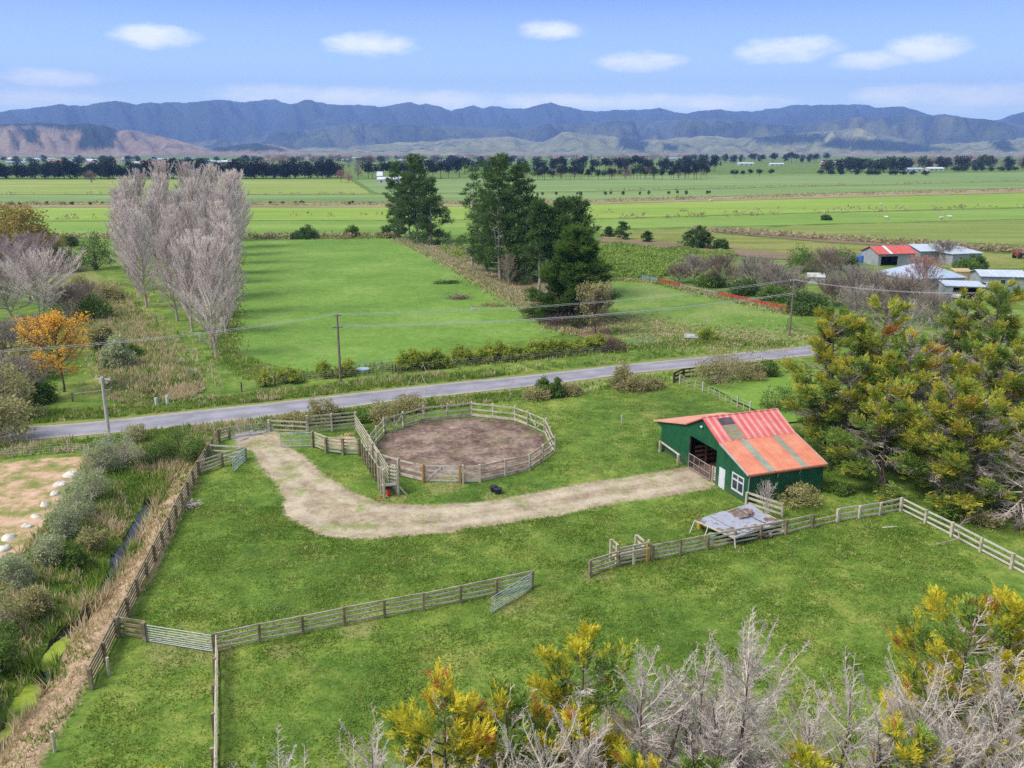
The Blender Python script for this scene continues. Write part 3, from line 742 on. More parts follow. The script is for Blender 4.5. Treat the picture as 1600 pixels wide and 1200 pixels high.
# ------------------------------------------------------------------ timber and metal
M_rail = noisy('weathered_rail', S(158, 146, 124), S(204, 192, 170), 1.6, .9, .3, .01, scale2=14, c3=S(220, 210, 190))
M_rail_d = noisy('mossy_rail', S(104, 92, 72), S(148, 134, 106), 1.6, .9, .3, .01, scale2=14, c3=S(178, 166, 138))
M_rail_g = noisy('green_grey_rail', S(150, 146, 118), S(190, 188, 160), 1.6, .9, .3, .01, scale2=14, c3=S(206, 204, 182))
M_post_n = noisy('new_post', S(166, 122, 74), S(196, 152, 100), 2, .8, .2, .01)
M_yelp = noisy('yellow_post', S(190, 150, 60), S(206, 170, 84), 2, .8, .2, .01)
M_dark_rail = noisy('dark_rail', S(48, 42, 38), S(78, 70, 62), 2, .9, .2, .01)
M_white_rail = noisy('painted_rail', S(190, 184, 172), S(222, 216, 206), 2, .8, .2, .01)
M_galv = noisy('galvanised', S(150, 160, 162), S(186, 194, 196), 3, .45, 0, spec=.5, metal=.3)
M_galv_b = noisy('galvanised_blue', S(150, 176, 178), S(184, 204, 204), 3, .5, 0, spec=.5)
M_rusty = noisy('rusty_pipe', S(150, 132, 128), S(182, 168, 164), 3, .6, 0)
_rr = random.Random(11)

def beams_row(pts3, w, h, off=0.0, jig=.0):
    mb = MB()
    for a, b in zip(pts3[:-1], pts3[1:]):
        a, b = np.array(a), np.array(b); d = unit(b - a); n = np.array([-d[1], d[0], 0])
        j0, j1 = _rr.uniform(-jig, jig), _rr.uniform(-jig, jig)
        mb.beam(a + n * off + [0, 0, j0], b + n * off + [0, 0, j1], w, h)
    return mb

def fence(name, label, pts, h, nr, pitch=2.3, post=.15, rail=(.045, .13), mats=None, rails_at=None, cap=.06, off=1, jig=.025, cat='fence', group=None, postr=False, z0=None, first=0.16, tilt=.02):
    """post and rail fence along ground points; every post and every run of rail is a part"""
    mp, mr = mats or (M_rail_d, M_rail)
    p0 = (pts[0][0], pts[0][1], gz(*pts[0])); root = thing(name, label, cat, p0, 0, group); O = np.array(p0)
    at = rails_at or [first + (1 - first - .03) * k / max(1, nr - 1) for k in range(nr)]
    done = set()
    for a, b in zip(pts[:-1], pts[1:]):
        a, b = np.array(a), np.array(b); L = np.linalg.norm(b - a); n = max(1, int(round(L / pitch)))
        q = [a + (b - a) * i / n for i in range(n + 1)]; q3 = [np.array([x, y, gz(x, y) if z0 is None else z0]) - O for x, y in q]
        for i, c in enumerate(q3):
            key = (round(c[0], 1), round(c[1], 1))
            if key in done: continue
            done.add(key); mb = MB(); hh = h + cap + _rr.uniform(-.03, .04); tl = np.array([_rr.uniform(-tilt, tilt), _rr.uniform(-tilt, tilt), 0])
            end = 1.25 if i in (0, n) else 1
            if postr: mb.tube([c + [0, 0, -.35], c + tl * .5 + [0, 0, hh * .5], c + tl + [0, 0, hh]], post * .5 * end, 8)
            else:
                d = unit(b - a); mb.beam(c + [0, 0, -.35], c + tl + [0, 0, hh], post * end, post * end, 0, (d[0], d[1], 0))
            part('post', mb, mp, root)
        for f in at:
            part('rail', beams_row([c + [0, 0, h * f] for c in q3], rail[0], rail[1], off * (post / 2 + rail[0] / 2), jig), mr, root)
    return root

def pipe_gate(name, label, a, b, h, bars, verts=0, r=.024, mat=None, lift=.12, mesh=0, cat='gate', brace=False, group=None):
    a3 = np.array([a[0], a[1], gz(*a)]); b3 = np.array([b[0], b[1], gz(*b)]); root = thing(name, label, cat, a3, 0, group)
    d = b3 - a3; z = np.array([0, 0, 1.0]); m = mat or M_galv
    f = MB(); c = [z * lift, d + z * lift, d + z * (lift + h), z * (lift + h)]
    for i in range(4): f.tube([c[i], c[(i + 1) % 4]], r * 1.25, 6)
    part('gate_frame', f, m, root)
    for k in range(1, bars - 1):
        zz = lift + h * (k / (bars - 1)) ** 1.15; part('bar', MB().tube([z * zz, d + z * zz], r, 6), m, root)
    for k in range(verts):
        u = (k + 1) / (verts + 1); part('upright', MB().tube([d * u + z * lift, d * u + z * (lift + h)], r, 6), m, root)
    if brace: part('brace', MB().tube([z * lift, d + z * (lift + h)], r, 6), m, root)
    if mesh:
        mb = MB(); nx_ = int(np.linalg.norm(d) / mesh); nz = int(h / mesh)
        for i in range(1, nx_): mb.beam(d * i / nx_ + z * lift, d * i / nx_ + z * (lift + h), .006, .006)
        for i in range(1, nz): mb.beam(z * (lift + h * i / nz), d + z * (lift + h * i / nz), .006, .006)
        part('wire_mesh', mb, m, root)['kind'] = 'stuff'
    return root

def wood_gate(name, label, a, b, h, rails, mat, lift=.12, braces='V', zz=0.0):
    a3 = np.array([a[0], a[1], zz]); d = np.array([b[0], b[1], zz]) - a3; root = thing(name, label, 'gate', a3); z = np.array([0, 0, 1.0]); u = unit(d); nrm = np.array([-u[1], u[0], 0])
    for k in range(rails):
        q = lift + .06 + (h - .1) * k / (rails - 1); part('rail', MB().beam(u * .05 + z * q, d - u * .05 + z * q, .04, .12), mat, root)
    for e in (u * .06, d * .5, d - u * .06): part('stile', MB().beam(e + z * lift - nrm * .045, e + z * (lift + h) - nrm * .045, .045, .1, 0, tuple(u)), mat, root)
    if braces == 'V': br = [(d * .08, d * .48), (d * .92, d * .52)]; pr = [(lift + .1, lift + h - .1)] * 2
    else: br = [(d * .05, d * .5), (d * .5, d * .95)]; pr = [(lift + h - .1, lift + .1), (lift + .1, lift + h - .1)]
    for (p, q), (z1, z2) in zip(br, pr): part('brace', MB().beam(p + z * z1 + nrm * .045, q + z * z2 + nrm * .045, .045, .1), mat, root)
    return root

# --- the paddock fences
fence('rail_fence', 'long weathered four-rail fence running beside the drain from gate to road', FENCE_DRAIN, 1.15, 5, 2.4, .15, (.05, .13), (M_rail_d, M_rail_d), off=1)
fence('rail_fence', 'short corner fence at the roadside end of the drain fence', P([(343, 690), (359, 686)]), 1.15, 4, 1.6)
fence('rail_fence', 'pale two-rail wing fence between drain and driveway entrance', P([(326, 714), (384, 717.5)]), 1.15, 3, 2.6, mats=(M_rail_d, M_white_rail))
fence('rail_fence', 'slanting grey wing fence ending at the small open mesh gate', P([(311, 741), (384, 718)]), 1.15, 4, 2.4)
pipe_gate('mesh_gate', 'small white mesh gate standing open beside the driveway entrance', G2(385.5, 718), G2(365, 737.5), 1.05, 5, 5, .03, M_galv_b)
pipe_gate('pipe_gate', 'long low white pipe gate across the driveway mouth at the road', G2(361, 684), G2(420, 677), .95, 5, 1, .022, M_galv)
fence('rail_fence', 'mossy corner fence stub joining drain fence to the bottom pipe gate', P([(185, 997), (228, 1003)]), 1.15, 4, 2.4, .19, (.06, .15), (M_rail_d, M_rail_d))
pipe_gate('pipe_gate', 'closed galvanised seven-bar gate in the bottom left paddock corner', G2(231, 1004), G2(333, 1020), .95, 8, 0, .02, M_galv, .1, brace=True)
fence('rail_fence', 'straight four-rail fence crossing the middle of the near paddock', P([(337, 1020), (831, 918)]), 1.1, 4, 2.25, .14, (.045, .11), (M_rail_d, M_rail))
fence('rail_fence', 'steep fence running from the paddock corner down out of view', P([(337, 1020), (334, 1330)]), 1.1, 4, 2.25, .15, (.05, .12), (M_rail_d, M_rail))
pipe_gate('pipe_gate', 'galvanised gate swung open at the end of the middle fence', G2(833, 918), G2(768, 958), .95, 7, 0, .02, M_galv_b, .1, brace=True)
fence('rail_fence', 'weathered four-rail fence passing the low iron shelter and loading box', P([(922, 901), (966, 886), (1019, 876), (1227.5, 835)]), 1.08, 4, 2.0, .14, (.045, .12), (M_rail_d, M_rail))
fence('rail_fence', 'sagging fence with a missing top rail below the barn', P([(1227.5, 835), (1269, 826)]), 1.0, 3, 2.0, .14, (.045, .12))
fence('rail_fence', 'low single-rail gap in the fence below the barn', P([(1269, 826), (1308, 816.5)]), .55, 2, 2.6, .12, (.045, .12))
fence('rail_fence', 'pale three-rail fence climbing to the right paddock corner', P([(1308, 816.5), (1407, 799.5)]), 1.0, 3, 1.9, .15, (.045, .13), (M_rail, M_white_rail))
fence('rail_fence', 'pale three-rail fence descending from the corner along the right tree row', P([(1407, 799.5), (1486, 837), (1580, 887), (1720, 960)]), 1.0, 3, 2.3, .15, (.045, .13), (M_rail, M_white_rail))
for k, (x, y, lb) in enumerate([(170, 1057, 'leaning short post inside the paddock by the drain fence end'), (86, 1176, 'lone short post on the drain bank at bottom left'), (971, 664, 'lone pale post standing in grass right of the round pen'), (600, 668, 'single post behind the round pen beside the bushes')]):
    p = GP(x, y); single('fence_post', MB().tube([(0, 0, -.3), (.02, 0, .5), (.05 * (k == 0), 0, 1.05)], .075, 8), M_rail, lb, 'post', p)

# --- loading box built against the lower fence
a, b = np.array(G2(966, 886)), np.array(G2(1019, 876)); u = unit(b - a); nv = np.array([-u[1], u[0]]); O3 = np.array([a[0], a[1], gz(*a)])
root = thing('loading_box', 'small timber loading box with walkway and yellow post on the lower fence', 'stock ramp', O3)
u3, n3 = np.array([u[0], u[1], 0]), np.array([nv[0], nv[1], 0]); z3 = np.array([0, 0, 1.0]); W_ = np.linalg.norm(b - a)
for s, t_, hh, m in ((-.05, 1.0, 1.5, M_rail), (W_ * .72, 1.0, 1.5, M_rail), (-.05, .14, 1.55, M_rail), (W_ * .42, -.14, 1.45, M_rail), (W_ * .82, -.14, 1.55, M_yelp), (W_ * .9, .1, 1.5, M_rail)):
    part('post', MB().beam(u3 * s + n3 * t_ - z3 * .3, u3 * s + n3 * t_ + z3 * hh, .14, .14, 0, tuple(u)), m, root)
for s in (-.05, W_ * .72):
    for q in (1.45, 1.05): part('rail', MB().beam(u3 * (s + .1) + n3 * 1.05 + z3 * q, u3 * (s + .1) + n3 * .1 + z3 * q, .045, .13), M_rail, root)
for q in (1.42, 1.0): part('rail', MB().beam(u3 * -.05 - n3 * .24 + z3 * q, u3 * W_ * .85 - n3 * .24 + z3 * (q + .04), .045, .13), M_rail, root)
part('walkway', MB().beam(u3 * -.1 + n3 * .5 + z3 * .5, u3 * W_ * .85 + n3 * .5 + z3 * .55, .5, .06), M_rail, root)

# --- round pen
PZ = 1.5
root = thing('round_pen', 'large round horse pen of weathered three-rail fencing on bare dirt', 'horse pen', (PENC[0], PENC[1], 0))
gates = {2: 'X', 7: 'V', 12: 'X'}
cen = np.array([PENC[0], PENC[1], 0])
seen = []
for i in range(len(PEN)):
    a = np.array([*PEN[i], 0.0]) - cen; b = np.array([*PEN[(i + 1) % len(PEN)], 0.0]) - cen; L = np.linalg.norm(b - a); nb = 1 if i in gates else max(1, int(round(L / 2.6)))
    u = unit(b - a); n = np.array([-u[1], u[0], 0]); n = n if n @ (a + b) > 0 else -n
    m = M_post_n if i in (7, 8) else M_rail
    for k in range(nb):
        c = a + (b - a) * k / nb
        part('post', MB().beam(c + [0, 0, -.35] + n * .1, c + n * .1 + [_rr.uniform(-.03, .03), 0, PZ + .1], .16, .16, 0, tuple(u)), m if k == 0 else M_rail, root)
    if i == 6: part('post', MB().beam(b - u * .2 + [0, 0, -.35] + n * .1, b - u * .2 + n * .1 + [0, 0, PZ + .1], .15, .15, 0, tuple(u)), M_rail, root)
    if i in gates: continue
    for q, hh in ((.22, .26), (.78, .15), (1.4, .15)):
        part('rail', beams_row([a + (b - a) * k / nb + [0, 0, q] for k in range(nb + 1)], .045, hh, 0, .02), M_rail, root)
wood_gate('timber_gate', 'wide pale timber gate with V braces at the front of the round pen', PEN[7], PEN[8], 1.35, 4, M_white_rail, .12, 'V')
wood_gate('timber_gate', 'braced timber gate in the back right side of the round pen', PEN[2], PEN[3], 1.35, 3, M_rail_g, .12, 'X')
wood_gate('timber_gate', 'braced timber gate in the back left side of the round pen', PEN[12], PEN[13], 1.35, 3, M_rail_g, .12, 'X')

# --- stock yard and race beside the pen
fence('yard_fence', 'low three-rail fence from the driveway mouth to the stock yard', P([(421, 674), (481, 677)]), 1.1, 3, 3.0, .16, (.045, .15), (M_rail, M_rail_g))
fence('yard_fence', 'tall five-rail back fence of the stock yard near the road', P([(481, 678), (556, 671)]), 1.75, 5, 2.2, .16, (.045, .15), (M_rail, M_rail_g))
pipe_gate('mesh_gate', 'white wire mesh gate hanging on the front of the stock yard', G2(488, 698.5), G2(439.5, 699), 1.25, 3, 2, .03, M_galv_b, .1, .11)
fence('yard_fence', 'five-rail front fence of the stock yard facing the driveway', P([(489.5, 700.5), (510, 709), (536, 711.5), (562, 712.5)]), 1.5, 5, 1.6, .17, (.045, .16), (M_rail_d, M_rail_g))
rA = np.array(G2(563, 713)); rE = np.array(G2(592, 760)); rdir = unit(rE - rA); rn_ = np.array([-rdir[1], rdir[0]]); Wd = .95
fence('race_fence', 'left rail wall of the narrow stock race leading to the ramp', [tuple(rA), tuple(rE)], 1.55, 5, 1.1, .15, (.045, .14), (M_rail_d, M_rail_g), off=1)
yb = np.array(G2(557, 672)); rB = rE + rn_ * Wd
fence('race_fence', 'long right rail wall of the stock race beside the round pen', [tuple(yb), tuple(rA + rn_ * (Wd + .1)), tuple(rB)], 1.6, 5, 1.7, .15, (.045, .14), (M_rail_d, M_rail_g), off=-1)
o = np.array([rE[0], rE[1], 0]); root = thing('loading_ramp', 'timber stock loading ramp with raised deck at the end of the race', 'loading ramp', o)
d3 = np.array([rdir[0], rdir[1], 0]); n3 = np.array([rn_[0], rn_[1], 0]); LR = 2.3; z3 = np.array([0, 0, 1.0])
dk = MB(); dk.beam(n3 * Wd / 2, n3 * Wd / 2 + d3 * (LR - .5) + z3 * .85, Wd + .15, .06); part('ramp_deck', dk, M_rail, root)
part('platform', MB().beam(n3 * Wd / 2 + d3 * (LR - .48) + z3 * .87, n3 * Wd / 2 + d3 * LR + z3 * .88, Wd + .3, .08), M_white_rail, root)
for sgn, base in ((-1, n3 * -.08), (1, n3 * (Wd + .08))):
    for t_, hh in ((.6, 1.9), (1.5, 2.2), (LR, 2.3)):
        part('post', MB().beam(base + d3 * t_ - z3 * .3, base + d3 * t_ + z3 * hh, .16, .16, 0, tuple(rdir)), M_rail, root)
    for k in range(5):
        q0 = .35 + k * .3; part('rail', MB().beam(base - n3 * sgn * .1 + z3 * q0, base - n3 * sgn * .1 + d3 * (LR + .05) + z3 * (q0 + .75), .045, .15), M_rail_g, root)
part('prop', MB().beam(n3 * (Wd + .2) + d3 * LR + z3 * .7, n3 * (Wd + .75) + d3 * (LR + .1) - z3 * .05, .1, .1), M_rail, root)
M_red = noisy('red_plastic', S(206, 60, 48), S(226, 82, 64), 2, .5, 0, spec=.4)
pr = o + d3 * (LR - .35) + n3 * .35; mb = MB(); mb.tube([(0, 0, 0), (0, 0, .1), (0, 0, .48)], [.15, .18, .2], 14); mb.tube([(-.3, -.2, .03), (-1.0, -.45, .03)], .035, 6)
ob = single('red_tub', mb, M_red, 'red plastic tub lying under the stock loading ramp', 'tub', (pr[0], pr[1], gz(pr[0], pr[1])))
M_blk = noisy('black_rubber', S(26, 26, 34), S(46, 46, 56), 3, .5, 0, spec=.4)
p = GP(776, 771)
for k, (dx, dy, lb) in enumerate([(.1, -.12, 'black feed bucket, lower of the pair beside the driveway'), (-.22, .3, 'black feed bucket, upper of the pair beside the driveway')]):
    mb = MB(); mb.tube([(0, 0, 0), (0, 0, .42)], [.24, .33], 18); mb.tube([(0, 0, .40), (0, 0, .45)], .345, 18)
    single('feed_bucket', mb, M_blk, lb, 'bucket', (p[0] + dx, p[1] + dy, p[2]))

# ------------------------------------------------------------------ the barn
ang = math.atan2(BD2[1], BD2[0]); root = thing('barn', 'green iron-clad barn with faded red roof and open gabled front', 'barn', (BA[0], BA[1], 0), ang); barn = root
PR = [(-.22, 2.44), (3.85, 3.69), (6.44, 4.99), (8.91, 3.74), (14.47, 2.36)]; DEP = 6.9
def zr(y): return float(np.interp(y, [p[0] for p in PR], [p[1] for p in PR])) - .03
t = NT('green_cladding'); q = t.pos('object'); sp = t.n('ShaderNodeSeparateXYZ'); t.l(q, sp.inputs[0])
w = t.math('SINE', t.math('MULTIPLY', t.math('ADD', sp.outputs[0], sp.outputs[1]), 42)); n = t.noise(q, 1.2, 5, .65)
c = t.ramp(n, [(.3, S(18, 76, 48)), (.55, S(28, 92, 60)), (.75, S(40, 104, 70))])
seam = t.math('GREATER_THAN', t.math('FRACT', t.math('MULTIPLY', t.math('ADD', sp.outputs[0], sp.outputs[1]), 1.31)), .965)
c = t.mix(t.math('MULTIPLY', seam, .55), c, S(14, 52, 36)); dz = t.math('ADD', t.math('MULTIPLY', sp.outputs[2], -.9), t.math('ADD', .55, t.math('MULTIPLY', t.noise(q, 2.4, 5, .7), .9)), True); c = t.mix(t.math('MULTIPLY', dz, .45), c, S(104, 112, 76)); t.bsdf(c, .55, .3, 0, t.bump(w, .5, .02)); M_green = t.m
t = NT('interior_board'); q = t.pos('object'); c = t.ramp(t.noise(q, 2, 5), [(.3, S(86, 58, 42)), (.7, S(140, 98, 70))]); t.bsdf(c, .9); M_int = t.m
M_wht = noisy('white_paint', S(206, 212, 216), S(232, 236, 238), 1.5, .5, 0, spec=.4)
M_glass = NT('window_glass'); M_glass.bsdf((.03, .035, .045), .08, .6); M_glass = M_glass.m
wall = MB()
ys = [0, .52, 2.0, 2.97, 3.85, 4.35, 6.44, 8.42, 8.91, 13.3]
holes = {1: (.57, 1.88), 3: (-1, 1.70), 5: (-1, 2.85), 6: (-1, 2.85)}
def strip(mb, y0, y1, za0, za1, zb0, zb1, x0=0.0, x1=.09):
    mb.hexa([(x0, y0, za0), (x1, y0, za0), (x1, y1, za1), (x0, y1, za1), (x0, y0, zb0), (x1, y0, zb0), (x1, y1, zb1), (x0, y1, zb1)])
for i in range(len(ys) - 1):
    y0, y1 = ys[i], ys[i + 1]
    if i in holes:
        lo, hi = holes[i]
        if lo > 0: strip(wall, y0, y1, -.3, -.3, lo, lo)
        strip(wall, y0, y1, hi, hi, zr(y0), zr(y1))
    else: strip(wall, y0, y1, -.3, -.3, zr(y0), zr(y1))
strip(wall, 13.3, 14.3, zr(13.3) - .55, zr(14.3) - .06, zr(13.3), zr(14.3))
wall.box(.09, 0, -.3, DEP, .09, zr(0) - .02)
for i in (0, 1, 2, 3):
    y0, y1 = (0, 3.85, 6.44, 8.91)[i], (3.85, 6.44, 8.91, 13.3)[i]; strip(wall, y0, y1, -.3, -.3, zr(y0), zr(y1), DEP - .09, DEP)
wall.box(.09, 13.21, -.3, DEP - .09, 13.3, zr(13.3)); part('wall', wall, M_green, root)
inn = MB(); inn.box(.12, .15, -.02, DEP - .1, 13.2, .03); part('dirt_floor', inn, noisy('barn_dirt', S(96, 74, 60), S(150, 126, 108), 1.5, .95, .2), root)
for y_ in (4.25, 8.5):
    for x_ in (1.7, 3.4, 5.1): part('frame_post', MB().beam((x_, y_, 0), (x_, y_, 3.0), .15, .15, 0, (1, 0, 0)), M_int, root)
lin = MB()
for k in range(22): lin.box(DEP - .16 - .012 * (k % 2), 4.0 + k * .22, .03, DEP - .11, 4.0 + k * .22 + .2, 2.9)
part('back_lining', lin, M_int, root)
for k, z_ in enumerate((1.0, 1.9)): part('frame_rail', MB().beam((DEP - .22, 4.0, z_), (DEP - .22, 8.8, z_), .08, .12), M_int, root)
for z_ in (.5, .9, 1.3, 1.7): part('partition_board', MB().beam((.6, 8.55, z_), (DEP - .3, 8.55, z_), .04, .2), M_int, root)
# roof
def roofmat(name, cols, stripe, axis_=0, amp=.5, rust=None):
    t = NT(name); q = t.pos('object'); sp = t.n('ShaderNodeSeparateXYZ'); t.l(q, sp.inputs[0])
    n = t.noise(q, .9, 6, .65); n2 = t.noise(q, 9, 5, .7)
    c = t.ramp(n, [(.25 + .5 * i / (len(cols) - 1), k) for i, k in enumerate(cols)])
    if stripe:
        s = t.math('ADD', t.math('MULTIPLY', t.math('SINE', t.math('MULTIPLY', sp.outputs[0], 2 * math.pi / stripe[0])), .5), .5)
        s = t.math('MULTIPLY', t.math('POWER', s, 2.0), t.math('ADD', t.math('MULTIPLY', n, .9), .25))
        c = t.mix(t.math('MULTIPLY', s, amp), c, stripe[1])
    lap = t.math('GREATER_THAN', t.math('FRACT', t.math('MULTIPLY', sp.outputs[0], 1.31)), .955); c = t.mix(t.math('MULTIPLY', lap, .45), c, tuple(k * .45 for k in cols[0]))
    if rust: c = t.mix(t.ramp(t.math('ADD', t.math('MULTIPLY', n2, .6), t.math('MULTIPLY', t.noise(q, .6, 4), .4)), [(.5, (0, 0, 0)), (.68, (.85, .85, .85))]), c, rust)
    w = t.math('SINE', t.math('MULTIPLY', sp.outputs[0], 48)); t.bsdf(c, .55, .3, 0, t.bump(w, .3, .02)); return t.m
M_r1 = roofmat('red_roof', [S(200, 84, 84), S(214, 104, 102), S(222, 130, 126)], (.62, S(228, 190, 184)), 0, .9, rust=S(182, 112, 100))
M_r2 = roofmat('salmon_roof', [S(204, 114, 88), S(218, 138, 108), S(222, 160, 132)], None, rust=S(184, 116, 98))
M_r3 = roofmat('tan_roof', [S(206, 130, 104), S(224, 160, 132), S(226, 176, 148)], (1.1, S(214, 120, 100)), 0, .5)
M_zinc = roofmat('lichen_zinc', [S(116, 120, 108), S(150, 154, 138), S(174, 172, 154)], None, rust=S(108, 100, 84))
def slab(mb, x0, x1, y0, y1, lift=0.0, th=.05):
    za, zb = zr(y0) + .032 + lift, zr(y1) + .032 + lift
    mb.hexa([(x0, y0, za), (x1, y0, za), (x1, y1, zb), (x0, y1, zb), (x0, y0, za + th), (x1, y0, za + th), (x1, y1, zb + th), (x0, y1, zb + th)])
    return mb
XO, XE = -.16, DEP + .15
part('roof', slab(slab(MB(), XO, XE, 3.83, 6.44, .012), XO, XE, 6.44, 8.91, .012), M_r1, root)
part('lower_roof', slab(MB(), XO, XE, -.22, 3.85), M_r2, root)
part('lean_to_roof', slab(MB(), XO, XE, 8.91, 14.47), M_r3, root)
part('ridge_cap', MB().tube([(XO, 6.44, 5.03), (XE, 6.44, 5.03)], .09, 8), M_r1, root)
for x0, x1 in ((1.62, 2.3), (4.72, 5.28)): part('roof_sheet', slab(MB(), x0, x1, -.2, 3.8, .055, .01), M_zinc, root, label='grey lichen-covered roof sheet')
M_sky = noisy('skylight_khaki', S(132, 130, 104), S(160, 156, 126), 1.5, .5, 0, spec=.4); M_skd = noisy('skylight_dark', S(72, 60, 72), S(104, 88, 98), 1.5, .45, 0, spec=.4)
for r_ in range(3):
    for c_ in range(2):
        part('skylight', slab(MB(), 1.0 + c_ * .66, 1.63 + c_ * .66, 6.15 - r_ * .76 - .72, 6.15 - r_ * .76, .066, .02), M_skd if r_ == 0 else M_sky, root)
M_barge = noisy('barge_board', S(168, 170, 178), S(200, 202, 208), 2, .6, 0)
def edge(mb, x, y0, y1, w=.03, h=.16): mb.beam((x, y0, zr(y0) + .02), (x, y1, zr(y1) + .02), w, h); return mb
part('barge_board', edge(MB(), XO - .018, -.22, 3.85), M_barge, root); part('barge_board', edge(MB(), XE + .018, -.22, 3.85), M_barge, root)
part('barge_board', edge(edge(MB(), XO - .018, 3.86, 6.44, .03, .08), XO - .018, 6.44, 8.91, .03, .08), M_r1, root)
part('barge_board', edge(MB(), XO - .018, 8.92, 14.47, .03, .08), M_r3, root)
part('gutter', MB().beam((XO, -.28, 2.40), (XE, -.28, 2.40), .1, .09), noisy('gutter_rust', S(150, 84, 66), S(186, 110, 86), 2, .7, 0), root)
for x_ in (.0, 2.6, 4.6): part('downpipe', MB().tube([(x_, -.30, 2.36), (x_, -.14, 2.15), (x_, -.06, 1.9 if x_ else .1)], .035, 6), M_barge, root)
dr = part('door', MB().box(-.03, 3.0, .02, .05, 3.83, 1.68), M_wht, root); part('handle', MB().tube([(-.05, 3.08, .85), (-.05, 3.08, .95)], .02, 6), M_galv, dr)
wn = part('window', MB().box(.03, .54, .59, .05, 1.98, 1.86), M_glass, root)
fr = MB()
for y0, y1, z0, z1 in ((.46, 2.06, .5, .62), (.46, 2.06, 1.82, 1.93), (.46, .58, .62, 1.82), (1.94, 2.06, .62, 1.82), (1.2, 1.32, .62, 1.82), (.58, 1.2, 1.36, 1.46), (1.32, 1.94, 1.36, 1.46)): fr.box(-.035, y0, z0, .028, y1, z1)
part('window_frame', fr, M_wht, wn)
lp = MB(); lp.tube([(-.02, 6.6, 4.2), (-.13, 6.6, 4.18), (-.2, 6.6, 4.12)], [.05, .13, .1], 10); part('lamp', lp, M_wht, root)
gm = MB()
part('flashing', MB().box(-.03, 8.36, 0, .1, 8.46, 2.85), M_dark_rail, root)
loc = lambda y, x=0.0: tuple((BA + BD1 * y + BD2 * x)[:2])
pipe_gate('pipe_gate', 'rusty mesh gate standing across the barn opening', loc(8.3, -.1), loc(5.0, -.1), 1.2, 3, 3, .028, M_rusty, .12, .15)
fence('board_fence', 'short panel of white boards closing the barn opening', [loc(4.95, .15), loc(4.4, .15)], 1.25, 6, .6, .1, (.03, .13), (M_rail, M_white_rail), z0=0)
fence('hitching_rail', 'single pale hitching rail on two posts beside the barn', P([(1031, 706), (1059, 728)]), .95, 1, 4, .14, (.1, .11), (M_rail, M_white_rail), rails_at=[.95])
fence('yard_fence', 'short pale three-board fence from barn corner past the iron shelter', [loc(-.1, -.1), G2(1222, 806)], 1.0, 3, 2.4, .12, (.04, .17), (M_rail, M_rail))
hay = MB(); rg = np.random.default_rng(3); C = np.c_[2.5 + rg.random(26) * 2.6, 4.7 + rg.random(26) * 1.6, .25 + rg.random(26) * .7]
clump_leaves(hay, rg, C, .4, 40, .3, .05); hp = BA + BD2 * 0
hb = single('hay_heap', hay, noisy('hay', S(150, 104, 66), S(186, 142, 96), 3, .9, 0), 'heap of brown hay inside the open barn', 'hay', (BA[0], BA[1], 0), ang)

# --- low iron shelter
c4 = [G(x, y, .9) for x, y in ((1086, 812), (1148, 836), (1222, 812), (1170, 788))]
c4[1][2] = .72; c4[2][2] = .78; O3 = np.mean(c4, 0); O3[2] = 0
root = thing('iron_shelter', 'low makeshift shelter of rusting blue-grey iron sheets below the barn', 'shelter', O3)
q = [c - O3 for c in c4]
t = NT('shelter_iron'); pz = t.pos('object'); n = t.noise(pz, .9, 6, .7); c = t.ramp(n, [(.3, S(146, 148, 162)), (.5, S(174, 178, 192)), (.57, S(136, 118, 110)), (.68, S(104, 82, 68))])
w = t.math('SINE', t.math('MULTIPLY', t.n('ShaderNodeSeparateXYZ').outputs[0], 1)); t.bsdf(c, .5, .4, .1); M_shel = t.m
for k in range(4):
    f0, f1 = k / 4, (k + 1) / 4 + .02; lf = .012 * (k % 2)
    e0, e1 = q[0] + (q[3] - q[0]) * f0, q[0] + (q[3] - q[0]) * f1; g0, g1 = q[1] + (q[2] - q[1]) * f0, q[1] + (q[2] - q[1]) * f1
    V = []; NS = 28
    for i in range(NS + 1):
        u_ = i / NS
        for a_, b_ in ((e0, g0), (e1, g1)):
            pp = a_ + (b_ - a_) * u_; V.append(pp + [0, 0, lf + .02 * math.sin(i * 1.9) - .16 * math.sin(math.pi * u_) * (.4 + .6 * vnoise(np.array([pp[0] * .9]), np.array([pp[1] * .9]), 7)[0]) + .05 * math.sin(k * 2.3)])
    mb = MB(); mb.add(V, [[2 * i, 2 * i + 1, 2 * i + 3, 2 * i + 2] for i in range(NS)]); part('iron_sheet', mb, M_shel, root)
for cpt, dx in ((q[0], -.35), (q[0] + (q[1] - q[0]) * .35, -.3), (q[3], 0), (q[2], .15), (q[1], .1)):
    part('leg', MB().beam((cpt[0] + dx, cpt[1] - .15, -.1), (cpt[0], cpt[1], cpt[2] - .03), .07, .07), M_white_rail, root)
for a_, b_ in ((q[0], q[1]), (q[3], q[2]), (q[0], q[3]), (q[1], q[2])): part('beam', MB().beam(a_ - [0, 0, .07], b_ - [0, 0, .07], .06, .09), M_rail, root)
rg = np.random.default_rng(8)
